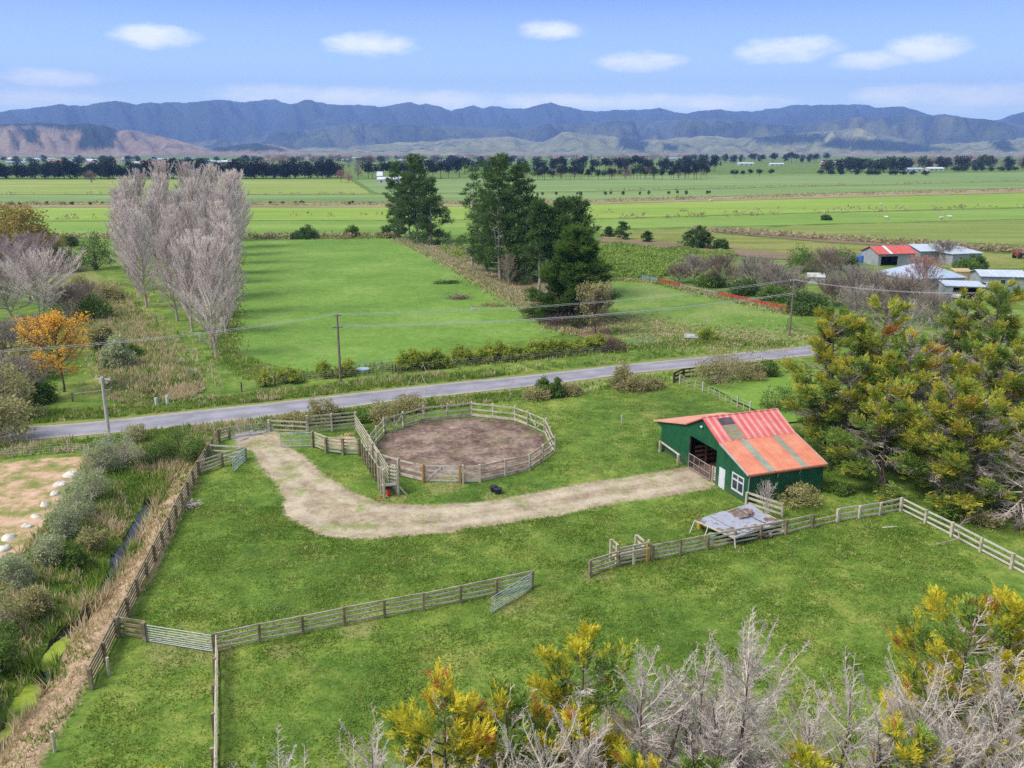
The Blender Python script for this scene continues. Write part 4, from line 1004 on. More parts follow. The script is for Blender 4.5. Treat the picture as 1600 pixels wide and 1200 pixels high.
for k, lb in enumerate(['longest grey driftwood plank lying on the iron shelter roof', 'thin broken board lying across the iron shelter roof', 'short split board on the upper end of the iron shelter roof']):
    m_ = q[0] * .25 + q[2] * .45 + q[3] * .3; ln = (1.5, 1.1, .8)[k]; a_ = .5 + .35 * k
    s0 = m_ + [-.35 + .25 * k, .15 * k, .1 + .03 * k]; mb = MB(); mb.beam(s0 - np.array([math.cos(a_), math.sin(a_), 0]) * ln / 2, s0 + np.array([math.cos(a_), math.sin(a_), .02]) * ln / 2, .16, .03)
    single('loose_board', mb, noisy('board%d' % k, S(118, 92, 72), S(160, 130, 104), 3, .9, .2, .01), lb, 'board', O3)
mb = MB(); mb.tube([(0, 0, 0), (0, 0, .55), (0, 0, .6)], [.28, .3, .26], 14); p = GP(1112, 846)
single('green_drum', mb, noisy('green_drum', S(110, 150, 112), S(136, 172, 136), 2, .5, 0), 'pale green drum tucked under the iron shelter', 'drum', p)
mb = MB(); mb.tube([(0, 0, 0), (0, 0, .5)], .2, 12); mb.tube([(0, 0, .5), (0, 0, .58)], [.2, .12], 12); p = GP(1093, 826)
single('yellow_container', mb, noisy('yellow_plastic', S(196, 164, 60), S(214, 186, 84), 2, .5, 0), 'yellow container under the left end of the iron shelter', 'container', p)
rg = np.random.default_rng(9)
for k in range(7):
    x, y = [(1196, 836), (1206, 829), (1214, 824), (1218, 832), (1203, 838), (1190, 842), (1186, 833)][k]; p = GP(x, y); l_ = .5 + .5 * rg.random(); a_ = rg.random() * 3
    mb = MB(); mb.tube([(-l_ / 2 * math.cos(a_), -l_ / 2 * math.sin(a_), .15 + .08 * (k % 3)), (0, 0, .2 + .08 * (k % 3)), (l_ / 2 * math.cos(a_), l_ / 2 * math.sin(a_), .16)], [.13, .15, .12], 8)
    single('firewood_log', mb, [M_rail, M_pale, M_bark][k % 3], 'cut log piled with others at the right end of the iron shelter', 'log', p, group='logs piled beside the iron shelter')
# ------------------------------------------------------------------ boulders, heaps, posts
def rock(seed, r):
    rg = np.random.default_rng(seed); nu, nv = 12, 7; V = []
    for j in range(nv):
        th = math.pi * (j / (nv - 1)) * .62
        for i in range(nu):
            a = 2 * math.pi * i / nu; k = 1 + .3 * (vnoise(np.array([math.cos(a) * 1.4 + seed * 3.1]), np.array([math.sin(a) * 1.4 + j * .5]), seed)[0] - .5) * 2
            V.append((r * k * math.sin(th) * math.cos(a) * 1.15, r * k * math.sin(th) * math.sin(a), r * .75 * math.cos(th) * k - r * .12))
    mb = MB(); mb.add(V, [[j * nu + i, j * nu + (i + 1) % nu, (j + 1) * nu + (i + 1) % nu, (j + 1) * nu + i] for j in range(nv - 1) for i in range(nu)]); return mb
M_rock = noisy('boulder', S(196, 186, 174), S(226, 220, 210), 1.5, .9, .5, .05, c3=S(238, 236, 230))
for k, (x, y, r) in enumerate([(112, 743, .75), (95, 758, .55), (86, 772, .5), (70, 789, .52), (56, 807, .42), (43, 823, .45), (14, 841, .62), (6, 858, .55), (4, 880, .5)]):
    single('boulder', rock(k, r * .78), M_rock, f'pale boulder on the drain edge of the bare yard, {nth(k)} counting from the road end', 'boulder', GP(x, y), k * .7, 'boulders lining the drain edge', True)

def heap(name, label, px, r, h, mat, seed, n=60, leafy=False):
    rg = np.random.default_rng(seed); mb = MB()
    b = np.c_[rg.normal(0, r * .45, n), rg.normal(0, r * .3, n), np.abs(rg.normal(0, h * .4, n))]
    d = unit(np.c_[rg.normal(0, 1, (n, 2)), rg.normal(.1, .3, n)]); mb.twigs(b - d * r * .25, b + d * r * (.25 + .3 * rg.random((n, 1))), .05)
    if leafy: clump_leaves(mb, rg, b, .4, 30, .25, .12)
    return single(name, mb, mat, label, 'brush heap', GP(*px))
heap('brush_heap', 'heap of pruned grey branches lying in the far paddock', (716, 467), 2.0, .9, M_brownt, 3, 200)
heap('brush_heap', 'low dark green weedy mound in the far paddock', (700, 443), 2.6, .6, L_pine, 4, 40, True)
heap('brush_heap', 'small pale branch pile near the yellowish weeds in the far paddock', (742, 484), 1.0, .4, M_grey, 5, 40)
heap('brush_heap', 'tangle of grey driftwood against the drain fence', (296, 790), 1.0, .5, M_grey, 6, 60)
heap('brush_heap', 'low yellow-green weed patch behind the pale branch pile', (770, 478), 2.6, .35, L_olive, 14, 40, True)
def deadfall(label, p0, p1, seed, r=.06, n=16, z=(.1, .5)):
    r *= .8
    rg = np.random.default_rng(seed); a, b = np.array(GP(*p0)) + [0, 0, z[0]], np.array(GP(*p1)) + [0, 0, z[1]]; s = np.linspace(0, 1, 6)[:, None]
    pts = a + (b - a) * s; pts[1:-1] += rg.normal(0, .08, (4, 3)) * np.linalg.norm(b - a) * .4; pts[:, 2] = np.maximum(pts[:, 2], a[2] * .5 + .08); O = pts[0].copy(); pts -= O
    mb = MB(); mb.tube(pts, np.linspace(r, r * .3, 6), 6); u = .2 + .8 * rg.random(n); q, dd = along(np.repeat(pts[None, [0, 1, 2, 3, 5]], n, 0), u)
    d2 = unit(dd + rg.normal(0, .7, (n, 3)) + [0, 0, .3]); mb.twigs(q, q + d2 * (.35 + .6 * rg.random((n, 1))), r * .35)
    return single('fallen_branch', mb, M_twig, label, 'branch', O)
deadfall('fallen grey branch lying over the right paddock fence', (1462, 853), (1545, 812), 3, .06, 14, (.1, 1.5))
deadfall('pale broken branch leaning among bushes behind the round pen', (617, 640), (650, 612), 4, .07, 18, (.3, 2.2))
deadfall('pale forked branch standing behind the round pen', (668, 634), (660, 600), 5, .07, 14, (.2, 2.6))
deadfall('thin pale branch leaning behind the back right of the pen', (792, 628), (803, 606), 6, .05, 8, (.2, 1.8))
deadfall('short pale log lying in the shrubs between pen and road', (872, 618), (886, 622), 7, .08, 6, (.2, .2))
mb = MB(); mb.tube([(-1.2, 0, .35), (1.2, 0, .42)], .1, 6); p = GP(1390, 823)
single('white_plank', MB().box(-.55, -.06, .02, .55, .06, .07), M_white_rail, 'white plank lying in grass near the right fence corner', 'plank', p, .15)

# ------------------------------------------------------------------ power poles and wires
M_conc = noisy('pale_pole', S(186, 180, 170), S(214, 208, 198), 1.2, .85, .2, .02, space='object')
M_wood = noisy('pole_wood', S(120, 104, 90), S(156, 140, 124), 1.2, .9, .3, .02, space='object')
M_wire = noisy('wire', S(190, 192, 196), S(206, 208, 212), 1, .5, 0); M_ins = noisy('insulator', S(210, 208, 200), S(226, 224, 218), 1, .3, 0, spec=.5)
def pole(label, px_top, h, mat, arms, rz=0.0, r=.14):
    b = G(px_top[0], px_top[1], h); root = thing('power_pole', label, 'power pole', (b[0], b[1], gz(b[0], b[1])), rz)
    part('pole', MB().tube([(0, 0, -.4), (0, 0, h * .5), (0, 0, h)], [r * 1.15, r, r * .75], 10), mat, root)
    for z, w, n in arms:
        a = part('crossarm', MB().beam((-w / 2, r, z), (w / 2, r, z), .1, .12), mat, root)
        for k in range(n): x = -w / 2 + .12 + (w - .24) * k / (n - 1); part('insulator', MB().tube([(x, r, z + .06), (x, r, z + .16), (x, r, z + .24)], [.03, .06, .035], 8), M_ins, a)
    return np.array([b[0], b[1], 0])
pA = pole('weathered power pole beside the road between small hedge shrubs', (526.5, 491), 8.1, M_wood, [(7.9, 1.0, 2), (6.5, 1.2, 3)], .3)
pB = pole('power pole with three crossarms behind the bushes right of the front paddock', (1241, 437), 8.2, M_wood, [(8.0, 1.4, 3), (7.0, 1.1, 2), (6.0, 1.2, 2)], .5)
pC = pole('pale concrete power pole among the trees at the right edge', (1583, 456), 8.4, M_conc, [(8.2, .8, 2)], .3)
pD = pole('pale pole with a broad crossarm beside the road at the left', (158.5, 589), 7.6, M_conc, [(7.4, 1.5, 3), (7.1, .8, 2)], -.2, .15)
def wires(label, a, b, hs, sag=.9, r=.016):
    root = thing('power_line', label, 'power line', a)
    for (ha, hb, o) in hs:
        s = np.linspace(0, 1, 25); d = unit(b - a); n = np.array([-d[1], d[0], 0]); q = (b - a)[None] * s[:, None] + n * o; q[:, 2] = ha + (hb - ha) * s - sag * 4 * s * (1 - s)
        part('wire', MB().tube(q, r, 4, 0, False), M_wire, root)
wires('wires sagging across the far paddock between the two roadside poles', pA, pB, [(8.1, 8.2, -.4), (8.1, 8.2, .4), (6.7, 6.2, -.5), (6.75, 6.25, 0), (6.7, 6.2, .5)], 1.0, .017)
wires('wires running left from the roadside pole past the poplars', pA, np.array([*G2(-260, 560, 7.6), 0]), [(8.1, 7.6, -.4), (8.1, 7.6, .4)], .9)
wires('wires running between the poles behind the right tree belt', pB, pC, [(8.2, 8.4, -.3), (8.2, 8.4, .3)], .8)

# ------------------------------------------------------------------ small fences near the road
def batten_fence(name, label, pts, h, pitch, mat, wires_=3, post_every=6, w=.05, dark=None):
    p0 = (*pts[0], gz(*pts[0])); root = thing(name, label, 'fence', p0); O = np.array(p0); bt = MB()
    for a, b in zip(pts[:-1], pts[1:]):
        a, b = np.array(a), np.array(b); n = max(1, int(np.linalg.norm(b - a) / pitch)); d = unit(b - a)
        for i in range(n + 1):
            q = a + (b - a) * i / n; c = np.array([*q, gz(*q)]) - O; big = i % post_every == 0 or i == n
            m = MB().beam(c - [0, 0, .2], c + [_rr.uniform(-.05, .05), 0, h * (1.12 if big else _rr.uniform(.85, 1))], w * (2 if big else 1), w * (2 if big else 1), 0, (d[0], d[1], 0))
            part('post' if big else 'batten', m, mat, root)
        for k in range(wires_):
            z = h * (.25 + .7 * k / max(1, wires_ - 1)); part('wire', MB().tube([np.array([*a, z]) - O, np.array([*b, z]) - O], .008, 4, 0, False), M_wire, root)
    return root
batten_fence('batten_fence', 'low batten and wire fence below the long golden hedge', P([(618, 583), (700, 575), (800, 566), (976, 549)]), 1.0, 1.1, M_bark, 4, 5, .07)
batten_fence('wire_fence', 'thin wire fence with small posts left of the hedge along the road', P([(378, 612), (430, 602), (520, 592), (614, 584)]), 1.0, 2.4, M_bark, 4, 3, .06)
batten_fence('wire_fence', 'pale batten fence running from the driveway side bushes toward the barn', P([(1062, 600), (1098, 612), (1172, 644)]), 1.05, 1.0, M_white_rail, 3, 6, .06)
batten_fence('wire_fence', 'wire fence along the road edge of the bare yard', P([(-60, 724), (20, 716), (108, 708), (140, 711)]), 1.0, 1.2, M_grey, 4, 6, .04)
batten_fence('wire_fence', 'old post fence along the foot of the tall pines', P([(628, 374), (660, 386), (720, 416), (770, 445), (830, 478)]), 1.1, 3.4, M_pale, 3, 3, .1)
batten_fence('wire_fence', 'wire fence along the far end of the poplar paddock', P([(392, 372), (500, 371.5), (620, 371.5)]), 1.0, 4.5, M_bark, 3, 3, .09)
fence('rail_fence', 'dark three-rail fence in front of the roadside bushes', P([(1053, 598), (1068, 591), (1135, 586), (1205, 578)]), 1.15, 3, 2.6, .16, (.06, .18), (M_dark_rail, M_dark_rail))
fence('rail_fence', 'low pole rail by the orange tree beside a pile of leaves', P([(114, 628), (176, 620)]), .95, 1, 5, .16, (.1, .1), rails_at=[.85])
fence('marker_post', 'two short white marker posts by the roadside culvert', P([(245, 636), (262, 632)]), .95, 1, 4, .18, (.02, .03), (M_wht, M_grey), rails_at=[.3])
M_redb = noisy('red_board', S(168, 72, 56), S(196, 96, 76), 1, .8, 0); M_blueb = noisy('blue_board', S(110, 140, 150), S(140, 166, 172), 1, .7, 0)
for k, (a, b, m, lb) in enumerate([((1002, 436), (1028, 442), M_blueb, 'blue-grey mesh panel at the far end of the red board fence'), ((1028, 442), (1064, 450), M_redb, 'short red board fence panel beside the grey bushes'), ((1064, 451), (1122, 463), M_grey, 'grey wire fence panel between two red board runs'), ((1122, 463), (1238, 489), M_redb, 'long red board fence edging the front paddock')]):
    fence('board_fence', lb, P([a, b]), .95, 2, 4.0, .12, (.04, .42 if k != 2 else .05), (m, m), rails_at=[.27, .74])
mb = MB(); mb.box(-1.5, -.7, .3, 1.5, .7, .36); mb.box(-1.5, -.7, .36, -1.42, .7, .62); mb.box(1.42, -.7, .36, 1.5, .7, .62); mb.box(-1.42, -.7, .36, 1.42, -.63, .62); mb.box(-1.42, .63, .36, 1.42, .7, .62)
for x_ in (-1.1, 1.1): mb.box(x_ - .1, -.5, -.1, x_ + .1, .5, .3)
single('water_trough', mb, M_wht, 'white trough on blocks beside a round bush near the road', 'trough', GP(1086, 530), -.2)
mb = MB(); mb.tube([(0, 0, 0), (0, 0, .5)], [.75, .8], 20); p = GP(567, 582)
single('blue_trough', mb, noisy('blue_plastic', S(150, 178, 190), S(176, 198, 206), 1, .5, 0), 'pale blue round trough against the roadside wire fence', 'trough', p)
pipe_gate('pipe_gate', 'low pale pipe gate between roadside hedge and small shrubs', G2(556, 580), G2(612, 575), 1.0, 5, 3, .02)
pipe_gate('pipe_gate', 'pale pipe gate near the white trough across the road', G2(984, 542), G2(1022, 537), 1.0, 5, 3, .02)

# ------------------------------------------------------------------ vegetation placement
def hgt(px, yb, yt):
    b = G(px, yb); d = ray(px, yt); return float(HC + d[2] / d[1] * b[1]), (b[0], b[1], gz(b[0], b[1]))
# foreground belt: crowns rise from below the frame; (top pixel x, y, height, radius, dead share, colour shares, label)
FG = [(690, 1046, 9.6, 1.9, .12, (.44, .52, .04), 'cypress with yellow sprays and a red-tipped crown in the foreground row', 0, 12, 1),
      (566, 1092, 9.2, 1.9, 1.0, (1, 0, 0), 'dead grey forked tree left of the red-tipped foreground cypress', 2, 13, 0),
      (422, 1128, 9.3, 1.7, 1.0, (1, 0, 0), 'dense dead grey treetop at the bottom left beside the steep fence', 1, 17, 0),
      (212, 1188, 8.6, 1.0, 0.0, (.1, .9, 0), 'small yellow treetop just showing at the bottom edge, leftmost of the foreground row', 0, 10, 0),
      (905, 985, 10.4, 2.1, .12, (.42, .52, .06), 'brightest golden-yellow cypress in the middle of the foreground row', 2, 12, 1),
      (815, 1056, 9.4, 1.6, .08, (.7, .28, .02), 'mostly green bushy cypress left of the golden-yellow one', 0, 12, 0),
      (852, 1096, 9.6, 2.2, 1.0, (1, 0, 0), 'pale dead tree with bare forks in front of the golden-yellow cypress', 2, 13, 0),
      (1018, 985, 10.4, 2.0, 1.0, (1, 0, 0), 'tall dead grey tree with upright tip right of the golden-yellow cypress', 2, 19, 0),
      (1096, 974, 10.0, 1.5, 1.0, (1, 0, 0), 'slender dead grey tree leaning between two larger dead trees', 1, 14, 0),
      (1178, 956, 10.6, 2.4, 1.0, (1, 0, 0), 'largest dead grey tree with a dense mass of twigs in the foreground', 2, 24, 0),
      (1330, 1012, 10.0, 1.8, .93, (.6, .4, 0), 'dead tree with a bare pole-like tip left of the grass gap', 1, 13, 0),
      (1420, 1112, 9.4, 1.2, .05, (.66, .3, .04), 'fresh green young cypress low in the foreground gap', 0, 12, 0),
      (1512, 928, 10.2, 2.6, .3, (.4, .54, .06), 'yellow-green cypress with bare twigs rising at the right edge', 1, 13, 1),
      (1566, 1010, 10.4, 2.2, 1.0, (1, 0, 0), 'grey dead tree at the right edge below the yellow-green cypress', 2, 22, 0),
      (1600, 922, 10.6, 1.7, .1, (.3, .66, .04), 'bright yellow cypress cut by the right picture edge', 0, 12, 0),
      (1465, 1046, 9.8, 2.3, 1.0, (1, 0, 0), 'wide spreading dead grey tree at the bottom right', 1, 20, 0),
      (1262, 1150, 8.6, 1.0, .25, (.7, .26, .04), 'green and yellow cypress hidden low between dead trees', 0, 12, 0),
      (1100, 1160, 8.2, 1.0, .2, (.62, .34, .04), 'low green-yellow cypress under the slender dead tree', 0, 12, 0),
      (705, 1150, 8.8, 1.8, 1.0, (1, 0, 0), 'pale dead treetop in front of the red-tipped cypress', 2, 16, 0),
      (626, 1146, 9.0, 1.5, 1.0, (1, 0, 0), 'grey dead tree between the red-tipped cypress and the forked dead tree', 1, 15, 0),
      (772, 1128, 9.0, 1.5, 1.0, (1, 0, 0), 'grey dead tree rising below the bushy green cypress', 1, 15, 0),
      (938, 1096, 9.2, 1.7, 1.0, (1, 0, 0), 'grey dead tree right under the golden-yellow cypress', 2, 17, 0),
      (1140, 1062, 9.4, 1.7, 1.0, (1, 0, 0), 'grey dead tree just left below the largest dead tree', 2, 18, 0),
      (1272, 1058, 9.4, 1.8, 1.0, (1, 0, 0), 'grey dead tree right of the largest dead tree', 1, 18, 0),
      (1384, 1092, 9.2, 1.5, 1.0, (1, 0, 0), 'short dead stump-like tree right of the bare pole-tipped one', 1, 14, 0),
      (1530, 1098, 9.4, 1.9, 1.0, (1, 0, 0), 'grey dead tree in the bottom right corner, left of the widest one', 2, 18, 0),
      (985, 1135, 8.6, 1.1, .3, (.6, .36, .04), 'small yellow-green cypress at the bottom edge among pale dead branches', 0, 12, 0)]
for k, (x, y, h, r, dead, cols, lb, tops, tw, red) in enumerate(FG):
    b = G(x, y, h + (1.5 if dead > .9 else 1.0)); gp = 'foreground tree row'
    if dead > .9: conifer('dead_tree', lb, 100 + k, h, r * 1.7, dead, cols, int(h * 5.2), .2, 10, .46, (b[0], b[1], 0), 10, int(tw * 1.05), gp, 'dead tree', (0, 66), h * .015, 1.0, tops + 2, power=.5, tl=.55, jit=.6, sag=.45, twr=.62)
    else: conifer('cypress_tree', lb, 100 + k, h, r * 1.35, dead + .16, cols, int(h * 4.6), .15, 30, .46, (b[0], b[1], 0), 11, int(tw * .8), gp, 'cypress', (-2, 58), None, 1.0, tops, power=.55, u0=.45, jit=.5, sag=.4)
# right belt: (top x, top y, base x, base y, radius, dead, colours, label)
RB = [(1262, 482, 1286, 702, 3.0, .14, (.6, .36, .04), 'tall green and gold cypress standing right behind the barn roof'),
      (1340, 470, 1352, 700, 3.2, .3, (.55, .34, .11), 'golden cypress with dead twigs, second behind the barn'),
      (1372, 596, 1380, 756, 2.8, .25, (.66, .3, .04), 'green cypress with one hanging dead limb just right of the barn'),
      (1448, 590, 1464, 782, 3.0, .22, (.5, .46, .04), 'broad yellow-flecked cypress above the right fence corner'),
      (1512, 612, 1514, 797, 2.8, .4, (.6, .34, .06), 'half-bare cypress with a red patch right of the fence corner'),
      (1585, 640, 1588, 828, 2.4, .86, (.7, .3, 0), 'mostly bare grey cypress beside the descending fence'),
      (1395, 520, 1405, 730, 3.0, .38, (.5, .36, .14), 'rust-tinged cypress in the middle of the right belt'),
      (1478, 455, 1484, 640, 2.2, .12, (.5, .48, .02), 'neat gold-topped cypress in front of the blue-grey farmhouse'),
      (1530, 440, 1536, 660, 2.6, .3, (.6, .36, .04), 'narrow pointed cypress in front of the carport'),
      (1622, 425, 1636, 650, 2.4, .35, (.4, .46, .14), 'yellow and rust cypress at the right edge below the farm sheds'),
      (1560, 540, 1568, 745, 3.0, .4, (.5, .38, .12), 'tangled orange-tipped cypress near the pale concrete pole'),
      (1432, 545, 1440, 720, 2.6, .7, (.6, .3, .1), 'sparse grey-brown cypress deep in the right belt'),
      (1310, 560, 1318, 722, 2.6, .2, (.62, .34, .04), 'dark green cypress filling the gap behind the barn corner'),
      (1500, 540, 1506, 735, 2.6, .3, (.52, .44, .04), 'yellow cypress clump behind the half-bare one'),
      (1620, 560, 1630, 770, 2.8, .2, (.5, .42, .08), 'cypress cut by the right picture edge halfway up')]
for k, (x, y, bx, by, r, dead, cols, lb) in enumerate(RB):
    h, b = hgt(bx, by, y); conifer('cypress_tree', lb, 300 + k, h - .5, r * 1.14, min(.9, dead + .17), (cols[0], cols[1], cols[2] * .5), int(h * 5.4), .16, 32, .62, b, 9, 13, 'right tree belt', 'cypress', (-12, 40), h * .02, 1, 1, power=.55, twr=1.5, u0=.42, jit=.5, sag=.35, tl=.8, twm=M_twig, leaf=[L_cg, L_oy, L_co])
for k, (x, y, bx, by, r, lb) in enumerate([(1405, 478, 1412, 610, 2.2, 'leafless grey tree between gold cypresses below the farmhouse'), (1452, 520, 1456, 640, 1.8, 'slim leafless tree near the gold-topped cypress'), (1340, 545, 1346, 640, 1.9, 'small grey leafless tree behind the second barn cypress')]):
    h, b = hgt(bx, by, y); bare_tree('bare_tree', lb, 340 + k, h, r, b, M_grey, M_pale, (35, 70), 30, .2, 9)
# low seedlings on the belt floor
for k, (x, y, r, h, lf, lb) in enumerate([(1248, 786, 1.5, 1.7, L_olive, 'olive shrub growing against the barn side wall'), (1312, 770, 1.0, .7, L_bush, 'low green bush beyond the barn corner'), (1575, 795, 1.6, 1.2, L_bush, 'dark bush between trunks near the right edge'), (1535, 818, 1.3, .9, L_olive, 'yellowish low bush behind the descending fence'), (1215, 640, 1.9, 2.6, L_bush, 'dark green cypress bush with a rusty heart behind the barn ridge'), (1250, 640, 1.6, 2.4, L_bush, 'dark bush on the lawn right of the barn ridge'), (1298, 730, 1.2, 1.6, L_bush, 'green bush beside the barn back corner'), (1042, 700, .8, 1.1, L_bush, 'small leafy shrub at the barn left corner')]):
    bush('shrub', lb, 400 + k, r, h, GP(x, y), lf, 36, 50, .2, .1)
h_, b_ = hgt(1194, 815, 770); bare_tree('bare_shrub', 'leafless pale shrub between barn corner and iron shelter', 420, 2.6, .8, b_, M_grey, M_grey, (50, 80), 20, .05, 6, sub=3, cat='shrub')
# --- poplars: two rows of leafless fastigiate trees
def poplar(label, seed, h, r, b): return bare_tree('poplar_tree', label, seed, h * .87, r, b, M_pop, M_popb, (50, 80), 60, .05, 9, True, 'poplars along the drain', 'poplar', .020, h * .012, 4, up=1.2, Lmax=.36)
h0, b0 = hgt(338, 556, 352)
POP = [poplar('nearest bare poplar standing alone at the paddock corner by the road', 500, h0, 3.0, b0)]
VAR = [POP[0]]
A0, A1 = np.array(G2(338, 556)), np.array(G2(372, 376))
rowC = [np.array(G2(x, y)) for x, y in ((284, 440), (292, 412), (300, 392), (318, 378), (336, 372), (248, 428), (250, 400), (318, 500), (330, 470), (276, 470), (310, 440), (336, 430), (332, 400), (262, 386))]
rowA = [A0 + (A1 - A0) * f for f in (.1, .2, .31, .42, .53, .64, .75, .87, 1.0)]
rowB = [np.array(G2(x, y)) for x, y in ((300, 517), (268, 498), (226, 480), (216, 455), (205, 432), (198, 413), (194, 398), (206, 384), (228, 376), (262, 372), (300, 371))]
hB = [15, 15.5, 17.5, 17, 17.5, 18, 18.5, 21, 23, 25, 25]; hA = [15.5, 16, 17, 18, 19.5, 21, 22.5, 23, 22]
rg = np.random.default_rng(77)
for k, (q, h) in enumerate(list(zip(rowB, hB)) + list(zip(rowA, hA)) + list(zip(rowC, (17, 19, 21, 23, 24, 18, 20, 15.5, 16, 16.5, 17.5, 18.5, 20, 22)))):
    b = (q[0] + rg.normal(0, .6), q[1] + rg.normal(0, 1.0), gz(*q)); inB = k < len(rowB); j = k if inB else k - len(rowB)
    lb = (f'bare poplar, {nth(j)} from the road in the row along the drain' if inB else f'bare poplar, {nth(j + 1)} from the road in the row along the paddock edge' if j < len(rowA) else f'bare poplar, {nth(j - len(rowA))} of those crowded between the two poplar rows')
    if len(VAR) < 4: VAR.append(poplar(lb, 501 + k, h, 3.7, b)); VAR[-1]['h'] = float(h)
    else:
        v = VAR[1 + k % 3]; s = h / v['h']; dup(v, b, rg.random() * 6.28, (s * 1.1, s * 1.1, s), lb)
# --- tall pines
PN = [((622, 372), 255, 13.0, 2.6, .06, 'left edge pine of the far pine clump with low branches', 1), ((652, 380), 247, 24.5, 4.6, .22, 'tall pine with a bare pale trunk in the far clump', 1), ((674, 382), 282, 21.0, 4.6, .05, 'dark drooping pine at the right of the far clump', 1),
      ((640, 378), 275, 21.0, 3.6, .3, 'pine tucked behind the bare-trunked one in the far clump', 1),
      ((738, 418), 262, 22.0, 2.2, .5, 'thin sparse pine with tufted top left of the big dark pines', 1), ((782, 438), 246, 25.0, 5.4, .12, 'largest dark pine in the middle clump', 2), ((806, 432), 262, 23.5, 4.6, .1, 'dark pine leaning right in the middle clump', 1), ((760, 425), 300, 19.0, 4.2, .1, 'lower dark pine on the left of the middle clump', 1), ((822, 440), 330, 16.0, 3.8, .05, 'short bushy pine filling the right of the middle clump', 1),
      ((842, 470), 318, 16.6, 2.4, .45, 'slim pine with a long bare trunk beside the dark cypress', 1), ((852, 468), 316, 17.5, 3.2, .42, 'pine with a pale leaning trunk behind the dark cypress', 1), ((885, 462), 318, 17.0, 4.6, .4, 'flat-topped pine spreading right above the dark cypress', 1)]
for k, (bp, yt, h, r, z0, lb, st) in enumerate(PN):
    h, b = hgt(bp[0], bp[1], yt); sparse = k == 4
    pine('pine_tree', lb, 600 + k, h, r * .92, b, z0, 26 if sparse else int(22 + h * 1.3), 'tall pines', 1.2 if sparse else 1.7, 26 if sparse else 40, (3.0, 0) if k == 10 else ((1.0, 0) if k == 11 else (0, 0)), stems=st, droop=.35 if k in (2, 7, 8) else .1, Ls=.75, W=.17, power=.55, r0=.3)
h, b = hgt(892, 500, 362)
conifer('cypress_tree', 'broad dark green cypress with drooping layers beside the road paddocks', 640, h, 5.2, .0, (.55, .45, 0), 150, .03, 26, .95, b, 8, 3, None, 'cypress', (-14, 40), .3, leaf=[L_dark, L_dark, L_dark], power=.6)
h, b = hgt(930, 522, 452); bare_tree('twiggy_tree', 'brownish half-bare shrub tree in front of the dark cypress', 650, h, 2.6, b, M_brownt, M_bark, (45, 80), 60, .06, 11, leaf=L_olive, nleaf=5000, leafL=.22)
h, b = hgt(795, 446, 402); bare_tree('bare_tree', 'small straw-coloured bare tree at the foot of the middle pines', 651, h, 2.0, b, noisy('straw_twig', S(170, 150, 124), S(200, 182, 154), .4, .9, 0), M_pale, (50, 80), 40, .06, 9)
h, b = hgt(880, 510, 470); bush('shrub', 'purplish bramble thicket below the dark cypress', 652, 3.2, 1.8, b, noisy('bramble_purple', S(92, 70, 72), S(128, 104, 98), 1.2, .9, 0), 60, 60, .25, .1, wood=M_brownt, twigs_=900)
h, b = hgt(965, 545, 512); bush('shrub', 'low bramble mound at the right end of the golden hedge', 653, 2.6, 1.3, G(950, 546), leafm('bramble_leaf', [S(84, 66, 56), S(112, 92, 72), S(110, 112, 62)], .15), 50, 60, .22, .1, wood=M_brownt, twigs_=700)

# --- left side trees
h, b = hgt(40, 424, 322); LT = [bush('tree', 'big round tree turning rusty green at the left edge', 660, 8.0, h, b, L_rust, 130, 110, .5, .3, None, 'tree')]
h, b = hgt(100, 612, 503); bare_tree('autumn_tree', 'bright orange autumn tree with thinning leaves', 661, h, 3.6, b, M_brownt, M_bark, (25, 70), 46, .22, 10, leaf=L_or, nleaf=4600, leafL=.24, up=.25, cat='autumn tree')
h, b = hgt(66, 506, 398); bare_tree('bare_tree', 'wide leafless tree with pale trunk and pinkish twigs at the left', 662, h, 6.0, b, M_pop, M_pale, (20, 72), 60, .2, 9, stems=2, tw_r=.018)
h, b = hgt(20, 500, 384); bare_tree('bare_tree', 'hazy pink leafless tree at the left edge', 663, h, 6.5, b, M_pink, M_pale, (25, 75), 70, .1, 10, tw_r=.02, stems=2)
h, b = hgt(48, 470, 372); bare_tree('bare_tree', 'pinkish leafless tree behind the pale-trunked one', 664, h, 6.5, b, M_pink, M_brownt, (25, 75), 70, .1, 9, tw_r=.022)
